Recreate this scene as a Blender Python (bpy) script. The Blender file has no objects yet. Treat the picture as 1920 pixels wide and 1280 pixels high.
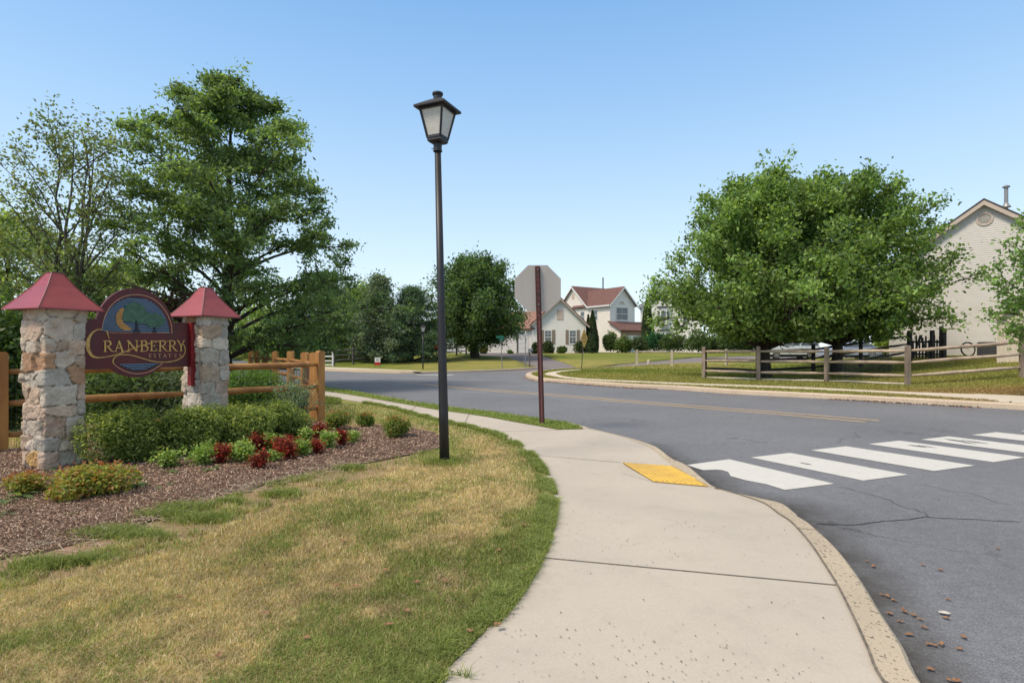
import bpy, math, random
import numpy as np
from mathutils import Vector, Matrix
from mathutils.geometry import delaunay_2d_cdt
R = math.radians
random.seed(7)
# ------------------------------------------------------------------ camera, world, sun, exposure
sc = bpy.context.scene
COL = sc.collection
F = 1066.7; CH = 1.3; HY = 655.0
cam_d = bpy.data.cameras.new('camera'); cam = bpy.data.objects.new('camera', cam_d); COL.objects.link(cam)
cam.location = (0, 0, CH); cam.rotation_euler = (R(90), 0, 0)
cam_d.sensor_width = 36; cam_d.lens = 36*F/1920; cam_d.shift_y = (HY-640)/1920
cam_d.clip_start = 0.05; cam_d.clip_end = 6000
sc.camera = cam
SUN_EL, SUN_AZ = R(54), math.atan2(-0.86, -0.50)
w = bpy.data.worlds.new("World"); sc.world = w; w.use_nodes = True
wn = w.node_tree.nodes; wl = w.node_tree.links
bg = wn['Background']
sky = wn.new('ShaderNodeTexSky'); sky.sky_type = 'NISHITA'; sky.sun_disc = False
sky.sun_elevation = SUN_EL; sky.sun_rotation = SUN_AZ
sky.air_density = 1.0; sky.dust_density = 0.6; sky.ozone_density = 2.0
geo = wn.new('ShaderNodeTexCoord'); sx = wn.new('ShaderNodeSeparateXYZ'); wl.new(geo.outputs['Generated'], sx.inputs[0])
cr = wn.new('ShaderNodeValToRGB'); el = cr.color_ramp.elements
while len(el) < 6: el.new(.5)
for e_, (p_, c_) in zip(el, ((0.0, (5.6, 6.3, 6.75)), (.10, (4.85, 5.8, 6.45)), (.24, (3.45, 4.8, 6.1)), (.40, (2.15, 3.7, 5.7)), (.56, (1.25, 2.75, 5.15)), (.72, (4.8, 4.5, 4.2)))):  # last stop: unseen warm-white upper sky, added to neutralise and soften ambient light
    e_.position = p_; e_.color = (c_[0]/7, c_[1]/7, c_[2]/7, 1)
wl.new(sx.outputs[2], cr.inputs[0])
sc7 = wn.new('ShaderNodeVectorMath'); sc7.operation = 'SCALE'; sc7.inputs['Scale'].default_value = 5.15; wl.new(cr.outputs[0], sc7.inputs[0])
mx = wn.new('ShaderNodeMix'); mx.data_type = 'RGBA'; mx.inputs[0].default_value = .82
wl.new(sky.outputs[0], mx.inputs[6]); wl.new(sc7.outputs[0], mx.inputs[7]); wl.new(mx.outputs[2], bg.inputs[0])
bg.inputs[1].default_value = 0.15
sd = bpy.data.lights.new('sun', 'SUN'); sd.energy = 2.5; sd.angle = R(14); sd.color = (1.0, 0.88, 0.72)
sun = bpy.data.objects.new('sun', sd); COL.objects.link(sun)
sdir = Vector((math.sin(SUN_AZ)*math.cos(SUN_EL), math.cos(SUN_AZ)*math.cos(SUN_EL), math.sin(SUN_EL)))
sun.rotation_euler = sdir.to_track_quat('Z', 'Y').to_euler(); sun.location = (-10, 0, 20)
sc.view_settings.view_transform = 'Standard'; sc.view_settings.look = 'None'
sc.view_settings.exposure = 0.62; sc.view_settings.gamma = 1
sc.cycles.max_bounces = 6; sc.cycles.transparent_max_bounces = 8
sc.cycles.sample_clamp_indirect = 8

# ------------------------------------------------------------------ terrain
def sst(t):
    t = np.clip(t, 0, 1); return t*t*(3-2*t)
def T0(x, y):
    x = np.asarray(x, float); y = np.asarray(y, float)
    far = np.clip(0.05*(y-38), 0, 0.95)
    far = far + 0.0*x
    right = 0.95*sst((x-12.5)/11.5)*np.clip((y-16.5)/4, 0, 1)*(1-sst((y-33)/9))
    return np.maximum(far, right)
def T(x, y):
    d = np.hypot((np.asarray(x, float)-2.0)*0.8, np.asarray(y, float)-5.9)
    return T0(x, y) - 0.09*sst((1.75-d)/0.8)
RD = -0.12
def hit(px, py, dz=0.0, tf=T):
    dx = (px-960)/F; dzz = -(py-HY)/F
    y0 = 0.5; h0 = CH - 0
    prev = 0.5
    y = 0.6
    while y < 400:
        z = CH + dzz*y
        if z <= float(tf(dx*y, y))+dz:
            a, b = prev, y
            for _ in range(30):
                m = (a+b)/2
                if CH+dzz*m <= float(tf(dx*m, m))+dz: b = m
                else: a = m
            return (dx*b, b)
        prev = y; y += max(0.05, y*0.01)
    return (dx*300, 300.0)
def at(px, py, Y):
    return Vector(((px-960)/F*Y, Y, CH-(py-HY)/F*Y))
def XH(px, Y): return (px-960)/F*Y
def tz(x, y): return float(T(x, y))

# value noise
_rs = np.random.RandomState(3); _NT = _rs.rand(256, 256)
def vnoise(x, y, s=1.0, o=0):
    x = np.asarray(x, float)*s+o*17.3+100; y = np.asarray(y, float)*s+o*9.1+100
    xi = np.floor(x).astype(int); yi = np.floor(y).astype(int)
    fx = x-xi; fy = y-yi; fx = fx*fx*(3-2*fx); fy = fy*fy*(3-2*fy)
    a = _NT[xi % 256, yi % 256]; b = _NT[(xi+1) % 256, yi % 256]; c = _NT[xi % 256, (yi+1) % 256]; d = _NT[(xi+1) % 256, (yi+1) % 256]
    return (a*(1-fx)+b*fx)*(1-fy)+(c*(1-fx)+d*fx)*fy
def fbm(x, y, s=1.0, o=0, n=4):
    t = 0; a = 0.5; k = 0
    for i in range(n):
        t = t + a*vnoise(x, y, s*2**i, o+i); k += a; a *= .5
    return t/k
def seg_dist(P, poly):
    P = np.asarray(P, float); best = np.full(len(P), 1e9)
    for i in range(len(poly)-1):
        a = np.array(poly[i][:2], float); b = np.array(poly[i+1][:2], float)
        ab = b-a; L = ab@ab + 1e-12
        t = np.clip(((P-a)@ab)/L, 0, 1)
        d = np.hypot(*(P-(a+t[:, None]*ab)).T); best = np.minimum(best, d)
    return best
def inside(P, poly):
    P = np.asarray(P, float); x, y = P[:, 0], P[:, 1]; c = np.zeros(len(P), bool); n = len(poly); j = n-1
    for i in range(n):
        xi, yi = poly[i][:2]; xj, yj = poly[j][:2]
        m = ((yi > y) != (yj > y)) & (x < (xj-xi)*(y-yi)/((yj-yi) if yj != yi else 1e-12)+xi)
        c ^= m; j = i
    return c

# ------------------------------------------------------------------ materials
def newmat(name):
    m = bpy.data.materials.new(name); m.use_nodes = True
    return m, m.node_tree.nodes, m.node_tree.links, m.node_tree.nodes['Principled BSDF']
def rgb(c): return (c[0], c[1], c[2], 1)
def coords(N, L, stretch=None):
    tc = N.new('ShaderNodeTexCoord')
    if stretch is None: return tc.outputs['Object']
    mp = N.new('ShaderNodeMapping'); mp.inputs['Scale'].default_value = stretch
    L.new(tc.outputs['Object'], mp.inputs[0]); return mp.outputs[0]
def noise(N, L, vec, scale, detail=4, rough=.6):
    n = N.new('ShaderNodeTexNoise'); n.inputs['Scale'].default_value = scale; n.inputs['Detail'].default_value = detail; n.inputs['Roughness'].default_value = rough
    L.new(vec, n.inputs['Vector']); return n.outputs['Fac']
def ramp(N, L, fac, stops):
    r = N.new('ShaderNodeValToRGB'); e = r.color_ramp.elements
    while len(e) < len(stops): e.new(0.5)
    for i, (p, c) in enumerate(stops):
        e[i].position = p; e[i].color = rgb(c) if not isinstance(c, (int, float)) else (c, c, c, 1)
    L.new(fac, r.inputs[0]); return r.outputs[0]
def mixc(N, L, fac, a, b, mode='MIX'):
    m = N.new('ShaderNodeMix'); m.data_type = 'RGBA'; m.blend_type = mode
    for sock, v in ((m.inputs[0], fac), (m.inputs[6], a), (m.inputs[7], b)):
        if isinstance(v, bpy.types.NodeSocket): L.new(v, sock)
        elif isinstance(v, (int, float)): sock.default_value = v
        else: sock.default_value = rgb(v)
    return m.outputs[2]
def bump(N, L, bs, h, strength, dist):
    b = N.new('ShaderNodeBump'); b.inputs['Strength'].default_value = strength; b.inputs['Distance'].default_value = dist
    L.new(h, b.inputs['Height']); L.new(b.outputs[0], bs.inputs['Normal'])
def simple(name, c1, c2=None, scale=5, rough=.7, bmp=0.0, bscale=30, metal=0, spec=None, stretch=None, detail=4, lo=.35, hi=.65):
    m, N, L, B = newmat(name); B.inputs['Roughness'].default_value = rough; B.inputs['Metallic'].default_value = metal
    if spec is not None: B.inputs['Specular IOR Level'].default_value = spec
    v = coords(N, L, stretch)
    c2 = c2 or tuple(x*.85 for x in c1)
    L.new(ramp(N, L, noise(N, L, v, scale, detail), [(lo, c1), (hi, c2)]), B.inputs['Base Color'])
    if bmp: bump(N, L, B, noise(N, L, v, bscale, 4), bmp, .01)
    return m
def foliage_mat(name, trans=.45, rough=.5, spec=.3):
    m, N, L, B = newmat(name); out = N['Material Output']
    a = N.new('ShaderNodeAttribute'); a.attribute_name = 'Col'
    L.new(a.outputs['Color'], B.inputs['Base Color']); B.inputs['Roughness'].default_value = rough; B.inputs['Specular IOR Level'].default_value = spec
    t = N.new('ShaderNodeBsdfTranslucent'); g = N.new('ShaderNodeMix'); g.data_type = 'RGBA'; g.blend_type = 'MULTIPLY'; g.inputs[0].default_value = 1
    g.inputs[7].default_value = (1.5, 1.55, .6, 1); L.new(a.outputs['Color'], g.inputs[6]); L.new(g.outputs[2], t.inputs[0])
    ms = N.new('ShaderNodeMixShader'); ms.inputs[0].default_value = trans
    L.new(B.outputs[0], ms.inputs[1]); L.new(t.outputs[0], ms.inputs[2]); L.new(ms.outputs[0], out.inputs[0])
    return m
def attr_mat(name, rough=.85, bmp=.3, bscale=60, var=.25, vscale=25, dist=.01):
    m, N, L, B = newmat(name); B.inputs['Roughness'].default_value = rough
    a = N.new('ShaderNodeAttribute'); a.attribute_name = 'Col'; v = coords(N, L)
    n = noise(N, L, v, vscale, 6, .7)
    f = ramp(N, L, n, [(.3, 1-var), (.7, 1+var*.6)])
    L.new(mixc(N, L, 1.0, a.outputs['Color'], f, 'MULTIPLY'), B.inputs['Base Color'])
    if bmp: bump(N, L, B, noise(N, L, v, bscale, 5), bmp, dist)
    return m
M = {}
M['leaf'] = foliage_mat('leaf'); M['grassblade'] = foliage_mat('grass_blades', .3, .6, .2)
M['petal'] = foliage_mat('petal_leaf', .3, .5, .2)
M['bark'] = simple('bark', (.075, .058, .045), (.03, .024, .02), 14, .9, .6, 25, stretch=(1, 1, .25))
M['barkgrey'] = simple('grey_bark', (.13, .11, .09), (.05, .042, .036), 14, .9, .6, 25, stretch=(1, 1, .25))
M['black'] = simple('black_paint', (.012, .012, .016), (.020, .019, .021), 3, .48, .12, 60, spec=.5)
M['metalgrey'] = simple('galvanised', (.32, .32, .32), (.25, .25, .25), 8, .45, .05, 40, metal=.4)
M['frost'] = simple('frosted_glass', (.62, .60, .55), (.50, .48, .44), 60, .35, .5, 120)
M['signback'] = simple('bare_aluminium', (.43, .39, .355), (.38, .345, .315), 1.5, .5, 0, metal=.15, stretch=(3, 1, .3))
M['rustred'] = simple('rusty_red_steel', (.105, .022, .018), (.045, .014, .012), 7, .6, .2, 60)
M['roofred'] = simple('red_metal', (.34, .045, .048), (.27, .04, .042), 3.2, .34, .03, 3, spec=.6)
M['roofred_edge'] = simple('red_metal_edge', (.14, .02, .02), None, 2, .5)
M['burgundy'] = simple('burgundy_board', (.115, .008, .012), (.07, .012, .013), 6, .5, .25, 40)
M['burgundy_post'] = simple('burgundy_post', (.25, .008, .012), (.17, .008, .01), 5, .45, .1, 30)
M['gold'] = simple('gold_leaf', (.66, .42, .12), (.42, .24, .07), 25, .4, .1, 60, metal=.25)
M['trim_gold'] = simple('gold_trim', (.62, .33, .2), (.5, .25, .14), 25, .5)
M['moon'] = simple('moon_gold', (.50, .25, .05), (.28, .14, .04), 14, .5)
M['emb_green'] = simple('emblem_green', (.035, .10, .06), (.07, .16, .10), 18, .6)
M['emb_blue'] = simple('emblem_blue', (.17, .25, .38), (.12, .2, .3), 8, .6)
M['emb_dark'] = simple('emblem_dark', (.012, .018, .035), None, 8, .6)
M['timber'] = simple('stained_timber', (.45, .215, .055), (.30, .13, .034), 5, .65, .3, 30, stretch=(1, 1, .3))
M['timber_rail'] = simple('stained_rail', (.42, .20, .055), (.26, .11, .033), 4, .65, .3, 30, lo=.4, hi=.6)
M['oldwood'] = simple('weathered_rail', (.50, .40, .30), (.27, .20, .155), 3.0, .85, .4, 25, lo=.35, hi=.7)
M['oldpost'] = simple('weathered_post', (.32, .25, .195), (.16, .125, .10), 5, .85, .4, 30, stretch=(1, 1, .3))
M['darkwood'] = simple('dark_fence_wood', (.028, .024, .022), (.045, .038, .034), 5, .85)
M['greywood'] = simple('grey_fence_wood', (.16, .14, .13), (.09, .08, .075), 5, .85)
M['palewood'] = simple('pale_timber', (.55, .49, .40), (.36, .30, .24), 5, .8)
M['wire'] = simple('fence_wire', (.06, .06, .06), None, 5, .5)
M['white'] = simple('white_trim', (.74, .73, .71), (.68, .67, .65), 2, .5)
M['siding'] = simple('white_siding', (.80, .765, .71), (.75, .72, .665), 1.2, .6)
M['siding_warm'] = simple('cream_siding', (.76, .69, .61), (.71, .645, .57), 1.2, .6)
M['siding_tan'] = simple('tan_siding', (.64, .60, .55), (.60, .56, .51), .9, .6)
M['shedwall'] = simple('beige_panel', (.62, .53, .43), (.56, .48, .39), 1.2, .7)
M['fascia'] = simple('beige_fascia', (.54, .44, .36), (.48, .39, .32), 2, .6)
M['roof'] = simple('red_brown_shingles', (.165, .08, .066), (.12, .06, .052), 3, .9, .3, 6)
M['roof_light'] = simple('salmon_shingles', (.30, .165, .13), (.24, .13, .105), 3, .9, .3, 6)
M['roofdark'] = simple('dark_shingles', (.07, .06, .055), (.04, .035, .035), 3, .9, .3, 6)
M['shutter'] = simple('taupe_shutter', (.26, .20, .15), None, 3, .6)
M['glass'] = simple('window_glass', (.05, .07, .075), (.12, .14, .15), 1.5, .12, spec=.8)
M['darkgrey'] = simple('dark_grey_metal', (.075, .075, .08), None, 6, .6)
M['red'] = simple('red_plastic', (.45, .02, .02), None, 6, .45)
M['flagred'] = simple('red_cloth', (.42, .03, .04), None, 6, .8)
M['flagblue'] = simple('navy_cloth', (.02, .03, .10), None, 6, .8)
M['yellow_sign'] = simple('faded_yellow', (.80, .47, .10), (.66, .38, .09), 6, .6)
M['brown_ink'] = simple('worn_brown_print', (.38, .20, .06), None, 6, .6)
M['signgreen'] = simple('sign_green', (.015, .16, .11), None, 6, .5)
M['carwhite'] = simple('white_car_paint', (.70, .72, .74), None, 3, .2, spec=.6)
M['carblue'] = simple('pale_blue_car_paint', (.36, .42, .58), None, 3, .2, spec=.6)
M['tyre'] = simple('tyre_rubber', (.02, .02, .02), None, 8, .8)
M['alloy'] = simple('alloy_rim', (.55, .55, .56), None, 5, .3, metal=.6)
M['mulchchip'] = foliage_mat('mulch_chips', .0, .9, .1)
M['dryleaf'] = simple('dry_leaf', (.27, .145, .07), (.18, .09, .05), 20, .8)
M['palestone'] = simple('pale_stone', (.5, .47, .42), None, 8, .9, .3, 20)
def brickmat():
    m, N, L, B = newmat('brick_veneer'); v = coords(N, L)
    b = N.new('ShaderNodeTexBrick'); b.inputs['Scale'].default_value = 3.2; b.inputs['Color1'].default_value = (.30, .12, .08, 1); b.inputs['Color2'].default_value = (.42, .27, .2, 1); b.inputs['Mortar'].default_value = (.4, .35, .3, 1)
    mp = N.new('ShaderNodeMapping'); mp.inputs['Rotation'].default_value = (R(90), 0, 0); L.new(v, mp.inputs[0]); L.new(mp.outputs[0], b.inputs['Vector'])
    L.new(b.outputs[0], B.inputs['Base Color']); B.inputs['Roughness'].default_value = .9; return m
M['brick'] = brickmat()
def lawnmat():
    m, N, L, B = newmat('lawn_ground'); v = coords(N, L); B.inputs['Roughness'].default_value = .95; B.inputs['Specular IOR Level'].default_value = .1
    a = N.new('ShaderNodeAttribute'); a.attribute_name = 'Col'
    n1 = ramp(N, L, noise(N, L, v, .9, 5, .65), [(.36, (.85, .95, .8)), (.66, (1.25, 1.12, 1.1))])
    n2 = ramp(N, L, noise(N, L, v, 14, 6, .8), [(.3, .6), (.7, 1.3)])
    c = mixc(N, L, 1.0, a.outputs['Color'], n1, 'MULTIPLY'); c = mixc(N, L, 1.0, c, n2, 'MULTIPLY')
    L.new(c, B.inputs['Base Color']); bump(N, L, B, noise(N, L, v, 30, 6, .8), .8, .04); return m
M['lawn'] = lawnmat()
def roadmat():
    m, N, L, B = newmat('asphalt'); v = coords(N, L); B.inputs['Specular IOR Level'].default_value = .35
    base = ramp(N, L, noise(N, L, v, .35, 5, .6), [(.3, (.142, .147, .160)), (.7, (.182, .187, .202))])
    sp = ramp(N, L, noise(N, L, v, 120, 3, .8), [(.32, .55), (.5, .95), (.68, 1.55)])
    sp2 = ramp(N, L, noise(N, L, v, 9, 6, .7), [(.3, .86), (.7, 1.12)])
    c = mixc(N, L, 1.0, base, sp, 'MULTIPLY'); c = mixc(N, L, 1.0, c, sp2, 'MULTIPLY')
    d = N.new('ShaderNodeAttribute'); d.attribute_name = 'Col'
    sep = N.new('ShaderNodeSeparateColor'); L.new(d.outputs['Color'], sep.inputs[0])
    dn = N.new('ShaderNodeMath'); dn.operation = 'MULTIPLY'; L.new(sep.outputs[0], dn.inputs[0]); L.new(ramp(N, L, noise(N, L, v, 6, 5, .7), [(.3, .5), (.6, 1.0)]), dn.inputs[1])
    c = mixc(N, L, dn.outputs[0], c, (.045, .040, .034))
    bn = N.new('ShaderNodeMath'); bn.operation = 'MULTIPLY'; L.new(sep.outputs[1], bn.inputs[0]); L.new(ramp(N, L, noise(N, L, v, 5, 6, .8), [(.42, 0.0), (.58, 1.0)]), bn.inputs[1])
    c = mixc(N, L, bn.outputs[0], c, (.16, .085, .055))
    # side street is slightly browner
    c = mixc(N, L, sep.outputs[2], c, (.20, .165, .16))
    # hairline cracks
    vo = N.new('ShaderNodeTexVoronoi'); vo.feature = 'DISTANCE_TO_EDGE'; vo.inputs['Scale'].default_value = .30
    wv = N.new('ShaderNodeVectorMath'); wv.operation = 'ADD'; nn = N.new('ShaderNodeTexNoise'); nn.inputs['Scale'].default_value = 1.3; nn.inputs['Detail'].default_value = 8; nn.inputs['Roughness'].default_value = .7
    L.new(v, nn.inputs['Vector']); L.new(nn.outputs['Color'], wv.inputs[1]); L.new(v, wv.inputs[0]); L.new(wv.outputs[0], vo.inputs['Vector'])
    gate = ramp(N, L, noise(N, L, v, .5, 2), [(.48, 0.0), (.56, 1.0)])
    ck = ramp(N, L, vo.outputs['Distance'], [(.0015, 1.0), (.004, 0.0)])
    g = N.new('ShaderNodeMath'); g.operation = 'MULTIPLY'; L.new(gate, g.inputs[0]); L.new(ck, g.inputs[1])
    c = mixc(N, L, g.outputs[0], c, (.03, .03, .03))
    L.new(c, B.inputs['Base Color']); B.inputs['Roughness'].default_value = .8
    bump(N, L, B, noise(N, L, v, 150, 3), .5, .006); return m
M['road'] = roadmat()
def concmat(name, c1, c2, speck, sscale, bstr=.15):
    m, N, L, B = newmat(name); v = coords(N, L); B.inputs['Roughness'].default_value = .9; B.inputs['Specular IOR Level'].default_value = .2
    base = ramp(N, L, noise(N, L, v, .8, 6, .6), [(.3, c1), (.7, c2)])
    fine = ramp(N, L, noise(N, L, v, 90, 4, .7), [(.3, .93), (.7, 1.06)])
    c = mixc(N, L, 1.0, base, fine, 'MULTIPLY')
    st = ramp(N, L, noise(N, L, v, 2.6, 8, .75), [(.50, 0.0), (.78, .55)])
    c = mixc(N, L, st, c, tuple(x*.7 for x in c1))
    if sscale >= 40:
        mpp = N.new('ShaderNodeMapping'); mpp.inputs['Rotation'].default_value = (.3, .5, .6); mpp.inputs['Scale'].default_value = (1, .55, 1); L.new(v, mpp.inputs[0])
        s = ramp(N, L, noise(N, L, mpp.outputs[0], sscale*1.1, 2, .55), [(.60, 0.0), (.66, .85)])
    else:
        vo = N.new('ShaderNodeTexVoronoi'); vo.inputs['Scale'].default_value = sscale; L.new(v, vo.inputs['Vector'])
        s = ramp(N, L, vo.outputs['Distance'], [(speck*.7, 1.0), (speck, 0.0)])
    rn = ramp(N, L, noise(N, L, v, 2.2, 3), [(.45, 0.0), (.6, 1.0)]) if sscale < 40 else None
    if rn is not None:
        g = N.new('ShaderNodeMath'); g.operation = 'MULTIPLY'; L.new(s, g.inputs[0]); L.new(rn, g.inputs[1]); s = g.outputs[0]
    c = mixc(N, L, s, c, (.10, .085, .075))
    L.new(c, B.inputs['Base Color']); bump(N, L, B, noise(N, L, v, 70, 5), bstr, .008); return m
M['concrete'] = concmat('sidewalk_concrete', (.475, .425, .36), (.42, .38, .325), .055, 9)
M['kerb'] = concmat('kerb_concrete', (.49, .415, .31), (.39, .33, .25), .30, 62, .6)
M['kerbfar'] = concmat('far_kerb_concrete', (.58, .47, .35), (.50, .40, .30), .2, 50)
M['paleconc'] = concmat('far_sidewalk_concrete', (.60, .52, .42), (.54, .47, .38), .05, 9)
M['joint'] = simple('joint_dirt', (.10, .085, .07), (.2, .17, .13), 20, .95)
M['stonework'] = attr_mat('fieldstone', .9, .7, 45, .22, 16, .02)
M['mulch'] = simple('mulch_ground', (.15, .095, .066), (.08, .045, .032), 22, .95, .8, 60, lo=.38, hi=.62)
M['soil'] = simple('bare_soil', (.30, .19, .125), (.22, .14, .09), 9, .95, .5, 40)
def whitepaint():
    m, N, L, B = newmat('road_paint_white'); v = coords(N, L)
    n = noise(N, L, v, 7, 8, .8)
    L.new(ramp(N, L, n, [(.28, (.36, .35, .33)), (.40, (.53, .52, .485)), (.7, (.59, .575, .535))]), B.inputs['Base Color']); B.inputs['Roughness'].default_value = .7
    bump(N, L, B, noise(N, L, v, 120, 3), .3, .004)
    return m
M['paintwhite'] = whitepaint()
M['paintyellow'] = simple('road_paint_yellow', (.62, .42, .20), (.46, .33, .19), 12, .8)
M['hole'] = simple('punched_hole_light', (.42, .25, .22), None, 5, .6)  # pale colour paints in the light showing through the post holes
M['tactile_base'] = simple('tactile_base', (.55, .34, .06), (.42, .27, .07), 9, .7)
M['tactile'] = simple('tactile_yellow', (.78, .50, .075), (.66, .42, .07), 9, .6)

# ------------------------------------------------------------------ object helpers
ORG = {}
def tag(o, label=None, cat=None, group=None, kind=None):
    if label: o['label'] = label
    if cat: o['category'] = cat
    if group: o['group'] = group
    if kind: o['kind'] = kind
    return o
def thing(name, label, cat, loc=(0, 0, 0), group=None):
    o = bpy.data.objects.new(name, None); o.empty_display_size = .2; COL.objects.link(o); o.location = loc
    ORG[o] = Vector(loc); return tag(o, label, cat, group)
def link(name, me, mat, parent=None, origin=None, smooth=False):
    o = bpy.data.objects.new(name, me); COL.objects.link(o)
    if mat:
        me.materials.append(mat)
    if parent is not None:
        o.parent = parent; og = ORG[parent]
        me.transform(Matrix.Translation(-og)); ORG[o] = og
    elif origin is not None:
        me.transform(Matrix.Translation(-Vector(origin))); o.location = origin; ORG[o] = Vector(origin)
    else: ORG[o] = Vector((0, 0, 0))
    if smooth: me.shade_smooth()
    me.update()
    return o
class MB:
    def __init__(s): s.v = []; s.f = []
    def add(s, vs, fs):
        n = len(s.v); s.v += [tuple(v) for v in vs]; s.f += [tuple(i+n for i in f) for f in fs]; return s
    def box(s, c, d, rz=0, mat=None):
        hx, hy, hz = d[0]/2, d[1]/2, d[2]/2; ca, sa = math.cos(rz), math.sin(rz); vs = []
        for dz in (-hz, hz):
            for dx, dy in ((-hx, -hy), (hx, -hy), (hx, hy), (-hx, hy)):
                vs.append((c[0]+dx*ca-dy*sa, c[1]+dx*sa+dy*ca, c[2]+dz))
        return s.add(vs, [(3, 2, 1, 0), (4, 5, 6, 7), (0, 1, 5, 4), (1, 2, 6, 5), (2, 3, 7, 6), (3, 0, 4, 7)])
    def path(s, pts, rad, n=6, cap=True):
        pts = [Vector(p) for p in pts]; m = len(pts); vs = []; fs = []
        if not isinstance(rad, (list, tuple)): rad = [rad]*m
        for i, p in enumerate(pts):
            d = (pts[min(i+1, m-1)]-pts[max(i-1, 0)]).normalized()
            u = d.cross(Vector((0, 0, 1)) if abs(d.z) < .9 else Vector((1, 0, 0))).normalized(); v = d.cross(u)
            for k in range(n):
                a = 2*math.pi*k/n; q = p+(u*math.cos(a)+v*math.sin(a))*rad[i]; vs.append(q)
        for i in range(m-1):
            for k in range(n):
                k2 = (k+1) % n; fs.append((i*n+k, i*n+k2, (i+1)*n+k2, (i+1)*n+k))
        if cap: fs.append(tuple(range(n-1, -1, -1))); fs.append(tuple((m-1)*n+k for k in range(n)))
        return s.add(vs, fs)
    def beam(s, a, b, w, h, up=Vector((0, 0, 1))):
        a = Vector(a); b = Vector(b); d = (b-a).normalized(); u = d.cross(up).normalized(); v = u.cross(d); vs = []
        for p in (a, b):
            for x, y in ((-1, -1), (1, -1), (1, 1), (-1, 1)): vs.append(p+u*w/2*x+v*h/2*y)
        return s.add(vs, [(0, 1, 2, 3), (7, 6, 5, 4), (0, 4, 5, 1), (1, 5, 6, 2), (2, 6, 7, 3), (3, 7, 4, 0)])
    def prism(s, poly, off):
        """poly: list of 3-D points (planar), extruded by vector off"""
        n = len(poly); off = Vector(off); a = [Vector(p) for p in poly]
        vs = a+[p+off for p in a]; fs = [tuple(range(n)), tuple(range(2*n-1, n-1, -1))]
        for i in range(n): j = (i+1) % n; fs.append((j, i, i+n, j+n))
        return s.add(vs, fs)
    def quad(s, a, b, c, d): return s.add([a, b, c, d], [(0, 1, 2, 3)])
    def build(s, name, mat, parent=None, origin=None, smooth=False, bevel=0):
        me = bpy.data.meshes.new(name); me.from_pydata(s.v, [], s.f)
        import bmesh
        bm = bmesh.new(); bm.from_mesh(me); bmesh.ops.recalc_face_normals(bm, faces=bm.faces)
        if bevel: bmesh.ops.bevel(bm, geom=[e for e in bm.edges], offset=bevel, segments=2, affect='EDGES', clamp_overlap=True)
        bm.to_mesh(me); bm.free()
        return link(name, me, mat, parent, origin, smooth)
def struct(o, label=None): o['kind'] = 'structure'; return o
def npmesh(name, V, faces_idx, nper, cols=None):
    """V (n,3), faces_idx flat, nper verts per face (int)"""
    me = bpy.data.meshes.new(name); V = np.asarray(V, np.float32); idx = np.asarray(faces_idx, np.int32).ravel(); nf = len(idx)//nper
    me.vertices.add(len(V)); me.vertices.foreach_set('co', V.ravel()); me.loops.add(len(idx)); me.loops.foreach_set('vertex_index', idx)
    me.polygons.add(nf); me.polygons.foreach_set('loop_start', np.arange(nf, dtype=np.int32)*nper)
    if cols is not None:
        at_ = me.color_attributes.new('Col', 'FLOAT_COLOR', 'POINT'); c = np.ones((len(V), 4), np.float32); c[:, :3] = cols; at_.data.foreach_set('color', c.ravel())
    me.update(calc_edges=True); me.validate(); return me
def leaves_mesh(name, P, size, cols, rng, up=.4, aspect=.55, nrm=None):
    """rhombic leaves at points P (n,3) with per-leaf size (n,) and colours (n,3)"""
    n = len(P); d = rng.normal(size=(n, 3)); d /= np.linalg.norm(d, axis=1)[:, None]
    nn = rng.normal(size=(n, 3)); nn[:, 2] += up*2
    if nrm is not None: nn = nn*.6+nrm*1.2
    nn /= np.linalg.norm(nn, axis=1)[:, None]
    d = d-nn*(d*nn).sum(1)[:, None]; d /= np.linalg.norm(d, axis=1)[:, None]+1e-9
    e = np.cross(nn, d); s = size[:, None]
    V = np.empty((n, 4, 3)); V[:, 0] = P-d*s*.5; V[:, 1] = P+e*s*aspect*.5+nn*s*.08-d*s*.05; V[:, 2] = P+d*s*.5; V[:, 3] = P-e*s*aspect*.5+nn*s*.08-d*s*.05
    C = np.repeat(cols, 4, axis=0)
    return npmesh(name, V.reshape(-1, 3), np.arange(n*4), 4, C)
def pick(rng, n, palette, jit=.18):
    pal = np.array(palette); c = pal[rng.randint(len(pal), size=n)]
    return np.clip(c*(1+rng.normal(size=(n, 1))*jit), 0.003, 1)
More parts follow.
